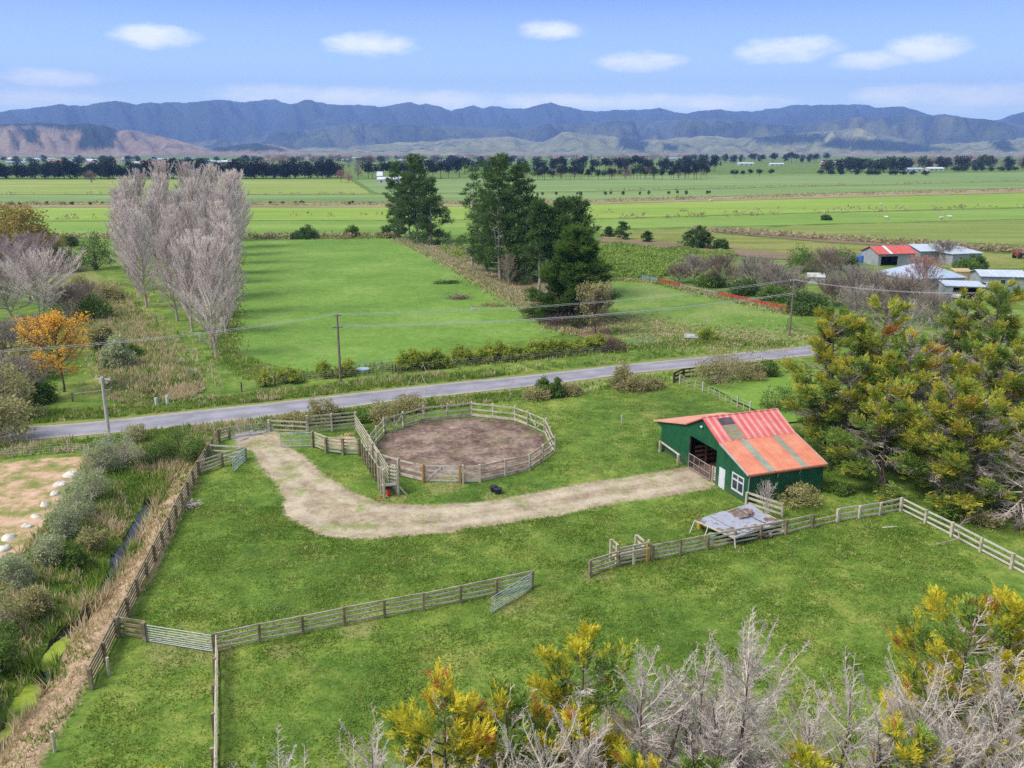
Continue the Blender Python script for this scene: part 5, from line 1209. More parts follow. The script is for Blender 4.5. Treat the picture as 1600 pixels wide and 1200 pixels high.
for k, (x, yb, yt, r, lf, lb) in enumerate([(98, 422, 376, 3.4, L_bush, 'green bush beyond the pale bare tree'), (104, 412, 382, 2.6, L_bush, 'light green bush next to the rusty round tree'), (150, 420, 366, 4.0, L_pine, 'dark evergreen bush against the poplar row'), (110, 384, 368, 2.6, L_pine, 'dark round bush on the field edge left of the poplars'), (72, 392, 360, 4.6, L_rust, 'yellow-green tree beside the rusty round tree'),
      (6, 575, 510, 3.4, L_olive, 'mottled olive tree at the left edge above the road'), (10, 655, 572, 3.0, L_olive, 'brown-green bush at the left edge beside the road'), (-12, 690, 610, 3.6, L_olive, 'bare brownish bush cut by the left edge at the road'), (62, 628, 590, 1.8, L_bush, 'green bush left of the orange tree'), (44, 590, 540, 2.6, L_olive, 'grey-green bush behind the orange tree'),
      (128, 455, 425, 2.4, L_olive, 'grey shrub on the drain below the poplars'), (168, 470, 430, 2.6, L_olive, 'olive shrub under the second poplar row'), (150, 500, 452, 2.4, L_bush, 'green shrub midway along the far drain'), (182, 575, 525, 1.9, L_pit, 'silvery green shrub beside the far drain near the road'), (205, 560, 530, 1.5, L_bush, 'small green shrub on the far drain bank'), (160, 545, 505, 1.6, L_olive, 'thin olive shrub on the drain edge behind the orange tree')]):
    h, b = hgt(x, yb, yt); bush('shrub', lb, 670 + k, r, h, b, lf, 70, 60, .3, .16, twigs_=500 if lf is L_olive else 0)
for k, (x, yb, yt, r, lb) in enumerate([(24, 575, 505, 4.2, 'grey twiggy thicket at the left edge behind the orange tree'), (66, 560, 500, 3.6, 'grey twiggy thicket just behind the orange tree'), (28, 632, 565, 3.4, 'brown twiggy thicket left of the orange tree near the road'), (108, 500, 452, 4.0, 'grey twiggy thicket right of the pale-trunked tree'), (140, 478, 440, 3.4, 'brown twiggy thicket between the bare tree and far drain')]):
    h, b = hgt(x, yb, yt); bare_tree('thicket', lb, 840 + k, h, r, b, M_brownt if k % 2 else M_twig, M_pale, (25, 70), 60, .05, 8, tw_r=.02, stems=3, cat='thicket', up=.35)
for k, (x, y, lb) in enumerate([(279, 572, 'spiky flax clump by the nearest poplar'), (302, 590, 'second flax clump nearer the road by the nearest poplar')]):
    rg = np.random.default_rng(k); mb = MB(); n = 90; a = rg.random(n) * 6.28; l = .25 + .8 * rg.random(n); d = unit(np.c_[np.cos(a) * l, np.sin(a) * l, np.ones(n)])
    mb.leaves(np.c_[rg.normal(0, .12, (n, 2)), np.zeros(n)], d, unit(np.c_[np.cos(a), np.sin(a), -l]), 1.5 * (.6 + .5 * rg.random(n)), .09); single('flax_plant', mb, L_pit, lb, 'flax', GP(x, y))

# --- drain-side shrubs
for k, (x, yb, yt, r, lf, lb) in enumerate([(190, 728, 664, 1.9, L_pit, 'tall silver-green shrub beside the pale road pole'), (165, 740, 682, 1.7, L_pit, 'silver-green shrub just left of the tallest one'), (150, 782, 712, 1.9, L_pit, 'silvery shrub above the upper boulders'), (128, 812, 742, 1.9, L_pit, 'full silvery shrub level with the open water'), (104, 838, 775, 1.5, L_pit, 'silvery shrub left of the open water'),
      (86, 885, 830, 1.3, L_pit, 'round silver shrub standing alone on the lower bank'), (34, 920, 852, 1.3, L_pit, 'blue-green shrub near the left edge of the lower bank'), (282, 702, 646, 2.6, L_bush, 'dense dark green bush beside the driveway fence'), (305, 716, 680, 1.5, L_bush, 'lower green bush under the dense dark one'), (245, 716, 682, 1.7, L_bush, 'green bush over the drain mouth'), (212, 690, 660, 1.0, L_olive, 'wispy grey shrub between the pole and the dark bush'),
      (4, 1040, 965, 1.3, L_bush, 'dark green bank shrub above the duckweed'), (6, 985, 915, 1.6, L_olive, 'brownish bank shrub at the left edge'), (62, 955, 912, 1.2, L_olive, 'dry olive shrub on the middle of the bank'), (150, 850, 815, 1.1, L_olive, 'straw-brown shrub beside the open water'), (-30, 1110, 1020, 1.5, L_bush, 'green shrub cut by the lower left edge'), (120, 880, 842, 1.1, L_bush, 'low green shrub sprawling on the bank'), (10, 900, 868, 1.0, L_pit, 'small silver shrub among the last boulders')]):
    h, b = hgt(x - (6 if yb > 735 else 0), yb, yt + (4 if yb > 735 else 0)); bush('shrub', lb, 700 + k, r * (.78 if yb > 735 else .95), h, b, lf, 44, 60, .17, .07, twigs_=260, wood=M_grey if lf is not L_bush else M_bark)
# --- roadside shrubs by the pen and barn
for k, (x, yb, yt, r, lf, lb, tw) in enumerate([(505, 660, 622, 1.5, L_olive, 'wispy grey-green shrub behind the stock yard', 600), (462, 664, 648, 1.6, L_olive, 'olive shrub behind the yard fence near the driveway', 100), (520, 658, 640, 1.6, L_bush, 'leafy shrub behind the tall yard fence', 0), (600, 655, 628, 1.7, L_olive, 'rust-brown shrub behind the yard corner', 300), (566, 656, 644, 1.4, L_bush, 'low green shrub left of the rust-brown one', 0), (640, 640, 620, 1.8, L_olive, 'dry bramble shrub behind the round pen', 500),
      (848, 618, 588, .8, L_bush, 'small cabbage-like tuft by the road above the pen', 0), (868, 620, 592, .9, L_bush, 'dark slender shrub by the road right of the tuft', 0), (838, 622, 606, 1.5, L_olive, 'brown shrub on the road edge above the pen', 300), (890, 616, 602, 1.4, L_olive, 'dry shrub on the road edge behind the lone post', 300), (970, 606, 566, 1.3, L_olive, 'tall pinkish dry shrub on the road edge', 900), (985, 608, 584, 1.9, L_olive, 'broad dry bramble on the road edge', 900), (1015, 606, 592, 1.5, L_olive, 'low dry bramble left of the dark rail fence', 400),
      (1120, 600, 545, 3.0, L_olive, 'big rounded grey-green bush beside the road', 500), (1170, 592, 556, 2.0, L_olive, 'second brownish bush right of the big rounded one', 400), (1198, 588, 562, 1.4, L_bush, 'dark green bush right of the roadside bushes', 0), (1104, 532, 512, 1.4, L_hedge, 'round yellow-green bush beside the white trough', 0)]):
    h, b = hgt(x, yb, yt); bush('shrub', lb, 730 + k, r, h, b, lf, 60, 60, .2, .09, twigs_=tw, wood=M_brownt)
# --- golden hedge plants
HD = [(414, 603, 577, .9, 'first golden hedge shrub, farthest left along the roadside fence'), (441, 598, 577, .7, 'smaller half of the twin golden shrubs along the roadside fence'), (456, 597, 570, 1.0, 'taller half of the twin golden shrubs along the roadside fence'), (507, 590, 564, .9, 'single golden shrub left of the power pole'), (544, 586, 561, 1.0, 'single golden shrub right of the power pole'), (531, 590, 570, .6, 'small dark shrub at the foot of the power pole')]
long_ = [(632, 578, 548), (645, 577, 545), (662, 575, 548), (678, 574, 545), (692, 573, 546), (718, 566, 539), (732, 568, 544), (752, 566, 543), (766, 564, 536), (780, 563, 534), (796, 562, 540), (812, 560, 542), (828, 560, 534), (846, 558, 532), (862, 556, 530), (880, 554, 530), (898, 552, 528), (920, 548, 526), (936, 547, 522)]
HD += [(x, a, b_, 1.15, f'golden conifer, {nth(k)} from the left in the long roadside hedge') for k, (x, a, b_) in enumerate(long_)]
HV = []
for k, (x, yb, yt, r, lb) in enumerate(HD):
    h, b = hgt(x, yb, yt)
    if len(HV) < 4: o = bush('hedge_shrub', lb, 760 + k, 1.0, 2.4, b, L_hedge, 46, 60, .2, .09, 'golden hedge shrubs', 'hedge plant'); HV.append(o); o.scale = (r, r, h / 2.4)
    else: dup(HV[k % 4], b, k * 1.3, (r, r, h / 2.4), lb, 'golden hedge shrubs')
# --- bushes round the farm and the bramble flat
for k, (x, yb, yt, r, kind, lb) in enumerate([(1085, 440, 404, 5, 'b', 'grey leafless thicket left end beside the red board fence'), (1130, 449, 403, 5, 'b', 'grey leafless thicket second from the red board fence end'), (1175, 456, 404, 5, 'b', 'grey leafless thicket in the middle of the farm thickets'), (1215, 463, 416, 5, 'b', 'grey leafless thicket near the three-arm pole'), (1290, 440, 392, 5, 'b', 'pale leafless tree behind the small white hut'), (1255, 425, 385, 4, 'g', 'dark green tree behind the small white hut'), (1310, 420, 390, 4, 'g', 'dark green tree left of the open red-roofed shed'), (1110, 447, 428, 3, 'g', 'low dark bush under the grey thickets by the red boards'), (1165, 460, 436, 3.0, 'g', 'dark bush under the middle grey thicket'), (1210, 470, 446, 3.0, 'g', 'dark bush against the long red board fence'), (1262, 490, 455, 3.6, 'g', 'dark bush right of the three-arm pole'), (1330, 480, 420, 5, 'b', 'brown leafless thicket in front of the red-roofed shed'), (1370, 486, 428, 5.5, 'b', 'brown leafless thicket in front of the blue-grey farmhouse'), (1300, 478, 440, 5, 'b', 'brownish leafless thicket right of the small white hut'), (1345, 500, 452, 4.5, 'b', 'leafless thicket nearest the gold cypresses'), (1410, 488, 450, 4.5, 'b', 'leafless thicket under the red-leaved tree'), (1408, 502, 438, 5.5, 'b', 'brown leafless thicket directly before the farmhouse front wall'), (1456, 512, 462, 4.5, 'b', 'brown leafless thicket before the carport'), (1475, 412, 378, 4, 'b', 'dark-limbed bare tree between the grey farm roofs'), (1510, 425, 404, 3, 'g', 'dark bush behind the carport'), (1525, 424, 396, 2, 'g', 'slim palm-like dark tree behind the carport'),
      (1232, 466, 430, 4.5, 'b', 'leafless thicket just left of the small white hut'), (1060, 442, 418, 3.2, 'b', 'small grey thicket at the far end of the farm bushes')]):
    h, b = hgt(x, yb, yt)
    if kind == 'b': bare_tree('thicket', lb, 800 + k, h, r, b, [M_twig, M_brownt, M_twig][k % 3], M_pale, (25, 70), 70, .05, 7, tw_r=.022, stems=3, cat='thicket', up=.35)
    else: bush('shrub', lb, 800 + k, r, h, b, L_bush if k % 2 else L_pine, 60, 60, .4, .2)
h, b = hgt(1438, 470, 408); bare_tree('autumn_tree', 'sparse red-leaved tree in front of the blue-grey farmhouse', 830, h, 3.2, b, M_pink, M_pale, (40, 75), 46, .15, 8, leaf=leafm('red_leaf', [S(160, 96, 76), S(182, 116, 92), S(172, 124, 106)], .3), nleaf=1300, leafL=.24, cat='autumn tree', tw_r=.02)
for k, (x, yb, yt, r, lb) in enumerate([(972, 374, 349, 2.3, 'small dark conifer beyond the pines, left of the field trees'), (951, 370, 357, 1.5, 'little dark tree between the pines and small conifer'), (1012, 378, 364, 1.4, 'thin little tree right of the small dark conifer'), (1080, 386, 362, 2.4, 'left conifer of the dark trio in the rough paddock'), (1092, 388, 356, 2.4, 'tallest conifer of the dark trio in the rough paddock'), (1102, 388, 366, 2.2, 'right conifer of the dark trio in the rough paddock'), (1126, 389, 373, 2.0, 'small round conifer right of the dark trio'), (1291, 344, 336, 1.8, 'lone dark bush in the bright strip paddock'), (481, 373, 353, 3.0, 'dark round tree at the far end of the poplar paddock'), (466, 373, 363, 2.4, 'low dark shrub beside the dark round tree'), (551, 371, 351, 2.6, 'small grey-green tree at the far paddock fence'), (544, 371, 364, 1.4, 'tiny bush by the small grey-green tree'), (603, 370, 358, 2.0, 'dark bush left of the far pine clump')]):
    h, b = hgt(x, yb, yt); pine('field_tree', lb, 850 + k, h, r, b, .05, 26, None, 1.6, 40, (0, 0), L_pine if k != 10 else L_bush, None, 1, .05, .5, .16, .55, 'tree') if k in (0, 1, 2, 3, 4, 5) else bush('field_tree', lb, 850 + k, r, h, b, L_pine if k != 10 else L_bush, 40, 50, .5, .28, None, 'tree')
# bramble flat: ground cover nobody could count
BR = P([(905, 398), (960, 384), (1040, 392), (1150, 398), (1120, 412), (1060, 420), (1030, 436), (985, 436), (945, 437), (920, 420)]) ; BR2 = P([(672, 382), (725, 386), (735, 412), (700, 402)])
rg = np.random.default_rng(12); q = np.vstack([scatter(5200, min(p[0] for p in BR), max(p[0] for p in BR), min(p[1] for p in BR), max(p[1] for p in BR), rg, lambda x, y: inpoly(x, y, BR)), scatter(900, -40, 0, 180, 260, rg, lambda x, y: inpoly(x, y, BR2))])
hh = .2 + 2.4 * np.clip(fbm(q[:, 0] / 5, q[:, 1] / 7, 5, 4) - .2, 0, 1); mb = MB(); clump_leaves(mb, rg, np.c_[q, hh * .7], .6, 14, .55, .35)
link('bramble_cover', mb.mesh('bramble_cover', leafm('bramble_green', [S(92, 112, 50), S(122, 146, 64), S(150, 172, 84), S(168, 166, 98)], .35, .12)), kind='stuff')
# rough scrub along far field ditches
rg = np.random.default_rng(21); mb = MB(); C_ = []
for (x0, y0, x1, y1, n, dx) in [(-300, 320, 620, 320, 260, 1), (620, 320, 930, 316, 120, 1), (930, 315.5, 1750, 293, 300, 1), (-300, 347, 1750, 322, 60, 0), (-200, 304, 560, 304, 60, 1), (930, 299, 1750, 280, 140, 1), (930, 343, 1750, 321, 70, 0), (1080, 360, 1600, 395, 160, 0), (390, 373, 620, 372, 90, 0), (-300, 372, 200, 372, 120, 0)]:
    t_ = rg.random(n); t_ = t_ + .01 * rg.normal(0, 1, n)
    for tt in t_: w = G(x0 + (x1 - x0) * tt, y0 + (y1 - y0) * tt + rg.normal(0, .5)); C_.append((w[0], w[1], .5))
C_ = np.array(C_); clump_leaves(mb, rg, C_, 1.2, 12, 1.1, .6)
link('ditch_scrub', mb.mesh('ditch_scrub', leafm('scrub_leaf', [S(110, 112, 66), S(152, 142, 100), S(188, 172, 138), S(128, 144, 78)], .3, .02)), kind='stuff')
# ------------------------------------------------------------------ farm buildings
M_fw = noisy('grey_wall', S(150, 154, 158), S(184, 188, 190), .8, .7, .1); M_ww = noisy('white_wall', S(196, 196, 190), S(222, 222, 216), .8, .7, .1)
M_zr = roofmat('zinc_roof', [S(168, 178, 194), S(190, 200, 214), S(206, 214, 224)], (.9, S(150, 160, 176)), 0, .35)
M_br = roofmat('blue_grey_roof', [S(150, 166, 188), S(172, 186, 206), S(188, 200, 218)], (.8, S(140, 156, 180)), 0, .4)
M_rr = roofmat('red_shed_roof', [S(186, 70, 64), S(202, 86, 78), S(208, 108, 98)], (.9, S(206, 130, 122)), 0, .5)
M_tan = noisy('tan_wall', S(186, 164, 116), S(206, 184, 138), .8, .8, .1); M_dk = noisy('opening_shade', S(30, 28, 28), S(48, 44, 42), .8, .9, 0)
def house(name, label, px, w, d, hw, hr, rz, mw, mr, kind='gable', opening=None, wins=0, cat='farm building', stripe=None, ov=.35):
    b = G(*px); root = thing(name, label, cat, (b[0], b[1], 0), rz); wl = MB()
    def pane(x0, y0, x1, y1, z0, z1): wl.add([(x0, y0, z0), (x1, y1, z0), (x1, y1, z1), (x0, y0, z1)], [[0, 1, 2, 3]])
    X, Y = w / 2, d / 2
    if opening:
        a, e, t = opening; wl.box(-X, -Y, -.1, a, -Y + .12, hw); wl.box(e, -Y, -.1, X, -Y + .12, hw); wl.box(a, -Y, t, e, -Y + .12, hw)
        part('inside_wall', MB().box(a - .2, -Y + 3.2, 0, e + .2, -Y + 3.3, hw - .1), M_dk, root)  # near-black panel whose colour stands in for the shade inside the opening
    else: wl.box(-X, -Y, -.1, X, -Y + .12, hw)
    wl.box(-X, Y - .12, -.1, X, Y, hw); wl.box(-X, -Y + .12, -.1, -X + .12, Y - .12, hw); wl.box(X - .12, -Y + .12, -.1, X, Y - .12, hw)
    rf = MB(); x, y = X + ov, Y + ov; z0, z1 = hw, hw + hr
    if kind == 'gable':
        for s in (-1, 1): wl.add([(s * (X - .02), -Y, hw), (s * (X - .02), Y, hw), (s * (X - .02), 0, z1 - .05)], [[0, 1, 2]])
        for s in (-1, 1): rf.hexa([(-x, s * y, z0), (x, s * y, z0), (x, 0, z1), (-x, 0, z1), (-x, s * y, z0 + .1), (x, s * y, z0 + .1), (x, 0, z1 + .1), (-x, 0, z1 + .1)])
    elif kind == 'hip':
        i = min(x, y) * .95
        rx = x - i if x > y else 0.3
        rf.add([(-x, -y, z0), (x, -y, z0), (x, y, z0), (-x, y, z0), (-rx, 0, z1), (rx, 0, z1)], [[0, 1, 5, 4], [2, 3, 4, 5]]); rf.add([(-x, -y, z0), (x, -y, z0), (x, y, z0), (-x, y, z0), (-rx, 0, z1), (rx, 0, z1)], [[1, 2, 5], [3, 0, 4]])
        rf.box(-x, -y, z0 - .12, x, y, z0 - .005)
    else: rf.hexa([(-x, -y, z0), (x, -y, z0), (x, y, z1), (-x, y, z1), (-x, -y, z0 + .1), (x, -y, z0 + .1), (x, y, z1 + .1), (-x, y, z1 + .1)])
    part('wall', wl, mw, root); r_ = part('roof', rf, mr, root)
    if stripe: sx = stripe; q = MB(); q.hexa([(sx - .4, -y, z0 + .115), (sx + .4, -y, z0 + .115), (sx + .4, 0, z1 + .115), (sx - .4, 0, z1 + .115), (sx - .4, -y, z0 + .13), (sx + .4, -y, z0 + .13), (sx + .4, 0, z1 + .13), (sx - .4, 0, z1 + .13)]); part('skylight', q, M_wht, r_)
    for k in range(wins):
        xx = -X + w * (k + .7) / (wins + .4); f = part('window', MB().box(xx - .5, -Y - .04, 1.0, xx + .5, -Y + .01, 2.0), M_wht, root); part('pane', MB().box(xx - .42, -Y - .06, 1.08, xx + .42, -Y - .042, 1.92), M_glass, f)
    return root
house('farm_shed', 'grey shed with a bright red roof and dark open front', (1386, 412), 9.5, 7, 2.7, 1.5, .18, M_fw, M_rr, 'gable', (-4, .3, 2.2), stripe=-1.6)
house('farm_shed', 'zinc-roofed shed adjoining the red-roofed one', (1438, 408), 7, 9, 2.9, 1.2, .18, M_fw, M_zr, 'gable')
house('farm_shed', 'grey hip-roofed outbuilding behind the dark bare tree', (1490, 411), 8, 8, 2.8, 1.4, .25, M_fw, M_zr, 'hip', wins=2)
house('farmhouse', 'blue-grey farmhouse with a large hipped iron roof', (1434, 452), 12, 10, 2.9, 2.2, .22, M_ww, M_br, 'hip', wins=3, cat='house')
house('carport', 'flat pale carport sheltering a white car', (1500, 465), 6.5, 5, 2.4, .3, -.22, M_fw, M_zr, 'mono', (-2.0, 2.9, 2.2), ov=.15)
house('farm_shed', 'low grey shed with pale roof right of the carport', (1556, 449), 8, 6, 2.5, .9, -.15, M_fw, M_zr, 'gable', wins=1)
house('farm_shed', 'small tan shed behind the carport', (1500, 441), 3.4, 3, 2.3, .3, -.1, M_tan, M_tan, 'mono', ov=.05)
house('garden_hut', 'small white garden hut among grey thickets', (1273, 442), 3.2, 2.6, 1.3, .7, -.1, M_ww, M_ww, 'gable', cat='hut', ov=.15)
def car(name, label, px, rz, body, cat='car'):
    b = G(*px); root = thing(name, label, cat, (b[0], b[1], .02), rz); mb = MB()
    prof = [(-2.1, .35), (-2.1, .8), (-1.95, .9), (-1.2, .95), (-.7, 1.4), (.9, 1.42), (1.5, .98), (2.0, .92), (2.1, .75), (2.1, .35)]
    V = [(x, s * (.85 if z < 1.0 else .68), z) for s in (-1, 1) for x, z in prof]; n = len(prof)
    mb.add(V, [[i, (i + 1) % n, n + (i + 1) % n, n + i] for i in range(n)])
    for s in (0, n): mb.add(V, [[s, s + i, s + i + 1] for i in range(1, n - 1)])
    part('body', mb, body, root)
    gl = MB(); gl.hexa([(-1.1, -.72, 1.0), (1.35, -.72, 1.0), (1.35, .72, 1.0), (-1.1, .72, 1.0), (-.72, -.705, 1.34), (.85, -.705, 1.34), (.85, .705, 1.34), (-.72, .705, 1.34)]); 
    gl.hexa([(-1.19, -.6, .98), (1.46, -.6, 1.02), (1.46, .6, 1.02), (-1.19, .6, .98), (-.76, -.6, 1.36), (.98, -.6, 1.36), (.98, .6, 1.36), (-.76, .6, 1.36)])
    part('window', gl, M_glass, root)
    for x in (-1.3, 1.3):
        for s in (-.8, .8): part('wheel', MB().tube([(x, s - .1, .32), (x, s + .1, .32)], .32, 14), M_blk, root)
    return root
car('car', 'white car parked in front of the carport', (1496, 466), .9, M_wht)
car('car', 'pale car half hidden beside the low grey shed', (1541, 452), .4, M_white_rail)
M_trac = noisy('tractor_red', S(150, 60, 44), S(180, 84, 60), 1, .6, 0)
b = G(1592, 404); root = thing('tractor', 'small rusty red tractor on the track at the right edge', 'tractor', (b[0], b[1], 0), .4)
mb = MB(); mb.box(-.1, -.35, .7, 1.9, .35, 1.35); mb.box(-1.1, -.55, .7, -.1, .55, 1.1); mb.box(-1.0, -.5, 1.1, -.6, .5, 1.6); part('body', mb, M_trac, root)
for x, s, r in ((-.7, -.75, .75), (-.7, .75, .75), (1.5, -.6, .42), (1.5, .6, .42)): part('wheel', MB().tube([(x, s - .18, r), (x, s + .18, r)], r, 16), M_blk, root)
cb = MB(); cb.box(-1.0, -.5, 2.3, .1, .5, 2.38)
for x, y in ((-.95, -.45), (-.95, .45), (.05, -.45), (.05, .45)): cb.box(x - .04, y - .04, 1.1, x + .04, y + .04, 2.3)
part('cab_frame', cb, M_trac, root)
mb = MB(); mb.tube([(0, 0, 0), (0, 0, 1.6), (0, 0, 1.8)], [1.0, 1.0, .6], 18); single('water_tank', mb, noisy('tank_blue', S(70, 110, 200), S(96, 136, 216), 1, .5, 0), 'blue water tank left of the red-roofed shed', 'tank', G(1344, 410))

# --- sheep in the paddocks
M_wool = noisy('wool', S(206, 200, 186), S(228, 222, 210), 3, .9, .2)
def sheep_mesh():
    bm = bpy.data.meshes.new('sheep'); mb = MB()
    mb.tube([(-.55, 0, .62), (-.48, 0, .63), (-.2, 0, .66), (.2, 0, .66), (.45, 0, .66), (.55, 0, .68), (.68, 0, .78), (.78, 0, .86), (.9, 0, .82), (1.0, 0, .74)], [.08, .22, .28, .27, .24, .19, .12, .11, .09, .05], 10)
    for x, y in ((-.35, -.13), (-.35, .13), (.35, -.13), (.35, .13)): mb.tube([(x, y, .55), (x, y, .28), (x + .01, y, 0)], [.09, .045, .04], 6)
    for s in (-1, 1): mb.tube([(.78, s * .08, .9), (.76, s * .2, .88)], [.05, .015], 5)
    return mb.mesh('sheep', M_wool, True)
SM = sheep_mesh()
for k, (x, y, r, lb) in enumerate([(700, 340, .3, 'white sheep in the strip paddock right of the far pine clump'), (1376, 322, 1.0, 'white sheep in the right strip paddock, nearest the farm'), (1385, 343, 2.0, 'sheep farther left of the grazing line above the farm'), (1470, 344, .4, 'sheep in the middle of the field above the farm'), (1484, 342, 2.4, 'sheep right of the middle one above the farm'), (1110, 316, .2, 'sheep on the brown strip beyond the field trees'), (1292, 287, 1.2, 'white sheep far out in the dull paddock')]):
    o = link('sheep', SM, None, (*G2(x, y), .02)); o.rotation_euler.z = r; tag(o, lb, 'sheep', 'sheep in the far paddocks'); o.scale = (1.5, 1.5, 1.5)

# ------------------------------------------------------------------ far trees on the plain: several shared meshes, every tree an object of its own
F_mac = leafm('shelter_leaf', [S(20, 32, 26), S(34, 50, 38), S(52, 68, 48)], .1, .03); F_brn = leafm('winter_twigs', [S(112, 92, 86), S(142, 120, 112), S(156, 134, 122)], .2, .03); F_grn = leafm('far_green', [S(36, 52, 34), S(56, 76, 46), S(84, 98, 60)], .1, .03); F_pnk = leafm('far_pink', [S(140, 94, 96), S(164, 116, 114)], .2, .03)
def far_mesh(seed, kind):
    rg = np.random.default_rng(seed); mb = MB()
    if kind == 'pine': z0, n = .42, 22
    elif kind == 'mac': z0, n = .08, 30
    else: z0, n = .12, 26
    v = unit(rg.normal(0, 1, (n, 3))); q = rg.random((n, 1)) ** .4; C = v * q * [.38, .38, (1 - z0) * .46] + [0, 0, z0 + (1 - z0) * .5]
    if kind == 'pine': C[:, :2] *= (1.15 - .5 * (C[:, 2:] - z0) / (1 - z0)) ; C[:, :2] += rg.normal(0, .06, (n, 2))
    clump_leaves(mb, rg, C, .13, 26 if kind != 'bare' else 34, .1 if kind != 'bare' else .12, .06 if kind != 'bare' else .012, 0)
    mb.tube([(0, 0, -.02), (rg.normal(0, .02), 0, z0 + .05), (0, 0, .85)], [.022, .016, .006], 5, 1)
    for k in range(5): mb.tube([(0, 0, z0 * (.8 + .3 * k)), C[k]], [.008, .003], 3, 1, False)
    return mb
FM = {}
for kind in ('pine', 'mac', 'bare'):
    for s in range(4): FM[kind, s] = far_mesh(900 + s * 7 + len(kind), kind)
MESH = {}
def far_tree(name, label, cat, px, py, ytop, kind, mat, group, wide=1.0, k=0):
    h, b = hgt(px, py, ytop); key = (kind, k % 4, mat.name)
    if key not in MESH: MESH[key] = FM[kind, k % 4].mesh(name, [mat, M_bark])
    o = link(name, MESH[key], None, (b[0], b[1], 0)); o.rotation_euler.z = k * 2.1; o.scale = (h * wide, h * wide, h); return tag(o, label, cat, group)
rg = np.random.default_rng(31)
def row(name, cat, group, desc, x0, x1, n, yb, yt, kind, mat, wide=(.8, 1.1), jy=1.5, jt=6, ref='the left'):
    xs = np.sort(np.linspace(x0, x1, n) + rg.normal(0, (x1 - x0) / n * .42, n))
    for k, x in enumerate(xs):
        f = (x - x0) / (x1 - x0); a = yb[0] + (yb[1] - yb[0]) * f + rg.uniform(-jy, jy); t_ = yt[0] + (yt[1] - yt[0]) * f + rg.uniform(-jt, jt)
        kd = kind if isinstance(kind, str) else kind[int(rg.integers(len(kind)))]; mt = mat if not isinstance(mat, list) else mat[int(rg.integers(len(mat)))]
        far_tree(name, desc.format(nth(k)), cat, x, a, min(t_, a - 3), kd, mt, group, rg.uniform(*wide), k + int(x0))
row('shelterbelt_tree', 'tree', 'dark shelterbelt on the left plain', 'dark macrocarpa, {} from the left in the long shelterbelt across the left plain', -60, 385, 56, (279.5, 279), (254, 254), 'mac', F_mac, (.8, 1.5), .6, 7)
row('shelterbelt_tree', 'tree', 'dark shelterbelt right of the poplars', 'dark macrocarpa, {} from the left in the shelterbelt between poplars and pines', 388, 525, 20, (279, 278), (254, 255), 'mac', F_mac, (.8, 1.5), .6, 7)
row('shelterbelt_tree', 'tree', 'dark trees beside the white far sheds', 'dark tree, {} from the left in the group behind the far white sheds', 575, 715, 13, (280, 279), (257, 252), 'pine', F_mac, (.9, 1.2), 1.5, 5)
row('far_pine', 'tree', 'front pines of the long pine wood', 'pine, {} from the left along the front edge of the long pine wood', 822, 1105, 34, (281, 279), (262, 258), 'pine', [F_mac, F_grn, F_mac], (.7, 1.0), 1.5, 5)
row('far_pine', 'tree', 'back pines of the long pine wood', 'pine, {} from the left along the back of the long pine wood', 700, 1120, 44, (270, 268), (249, 247), ['pine', 'mac'], F_mac, (.8, 1.2), 3, 4)
row('winter_tree', 'bare tree', 'leafless trees inside the pine wood', 'leafless brown tree, {} from the left inside the long pine wood', 800, 1110, 16, (279, 277), (260, 259), 'bare', F_brn, (.8, 1.1), 2, 3)
row('far_pine', 'tree', 'pines in the open paddock right of the wood', 'dark pine, {} from the left in the small group right of the long pine wood', 1140, 1200, 5, (278, 275), (266, 262), 'pine', F_mac, (.8, 1.2), .6, 2)
row('far_pine', 'tree', 'dark line of trees at the hill foot', 'tree, {} from the left in the dark line below the central hills', 1075, 1290, 26, (255, 254), (241, 239), ['pine', 'mac'], F_mac, (.8, 1.2), 1, 2)
row('far_tree', 'tree', 'dark trees round the far right farm', 'dark tree, {} from the left in the clump round the far right farm', 1290, 1420, 16, (270, 268), (250, 246), 'mac', [F_mac, F_grn], (.9, 1.3), 2, 4)
row('winter_tree', 'bare tree', 'brown winter wood at the far right', 'leafless brown tree, {} from the left in the winter wood at the far right', 1390, 1640, 34, (262, 262), (246, 244), 'bare', [F_brn, F_brn, F_pnk], (.9, 1.3), 3, 4)
row('far_tree', 'tree', 'evergreens in the far right wood', 'evergreen, {} from the left among the winter trees at the far right', 1395, 1640, 18, (263, 264), (247, 245), 'mac', [F_mac, F_grn], (.8, 1.2), 3, 4)
row('clipped_tree', 'hedge tree', 'clipped hedge on the far right plain', 'block of clipped hedge, {} from the left on the far right plain', 1290, 1440, 12, (273, 274), (265.5, 266), 'mac', F_mac, (1.6, 2.2), .3, .5)
row('clipped_tree', 'hedge tree', 'long dark hedge at the far right', 'block of long dark hedge, {} from the left beside the far right edge', 1490, 1650, 14, (268, 267), (260, 260), 'mac', F_mac, (1.8, 2.4), .3, .5)
row('town_tree', 'tree', 'trees in the distant town, left half', 'dark tree, {} from the left among distant town roofs left of poplars', -40, 400, 30, (256, 256), (244, 245), ['mac', 'pine', 'mac'], [F_mac, F_grn], (1.1, 1.8), 3.5, 3)
row('town_tree', 'tree', 'trees in the distant town, middle', 'dark tree, {} from the left among distant roofs right of poplars', 400, 800, 34, (256, 255), (244, 244), ['mac', 'bare'], [F_mac, F_grn, F_brn], (1.2, 1.9), 3, 2)
row('winter_tree', 'bare tree', 'winter trees at the foot of the hills', 'leafless pinkish tree, {} from the left along the foot of the hills', 420, 1080, 60, (251, 250), (241, 241), 'bare', F_brn, (1.3, 2.2), 3, 2)
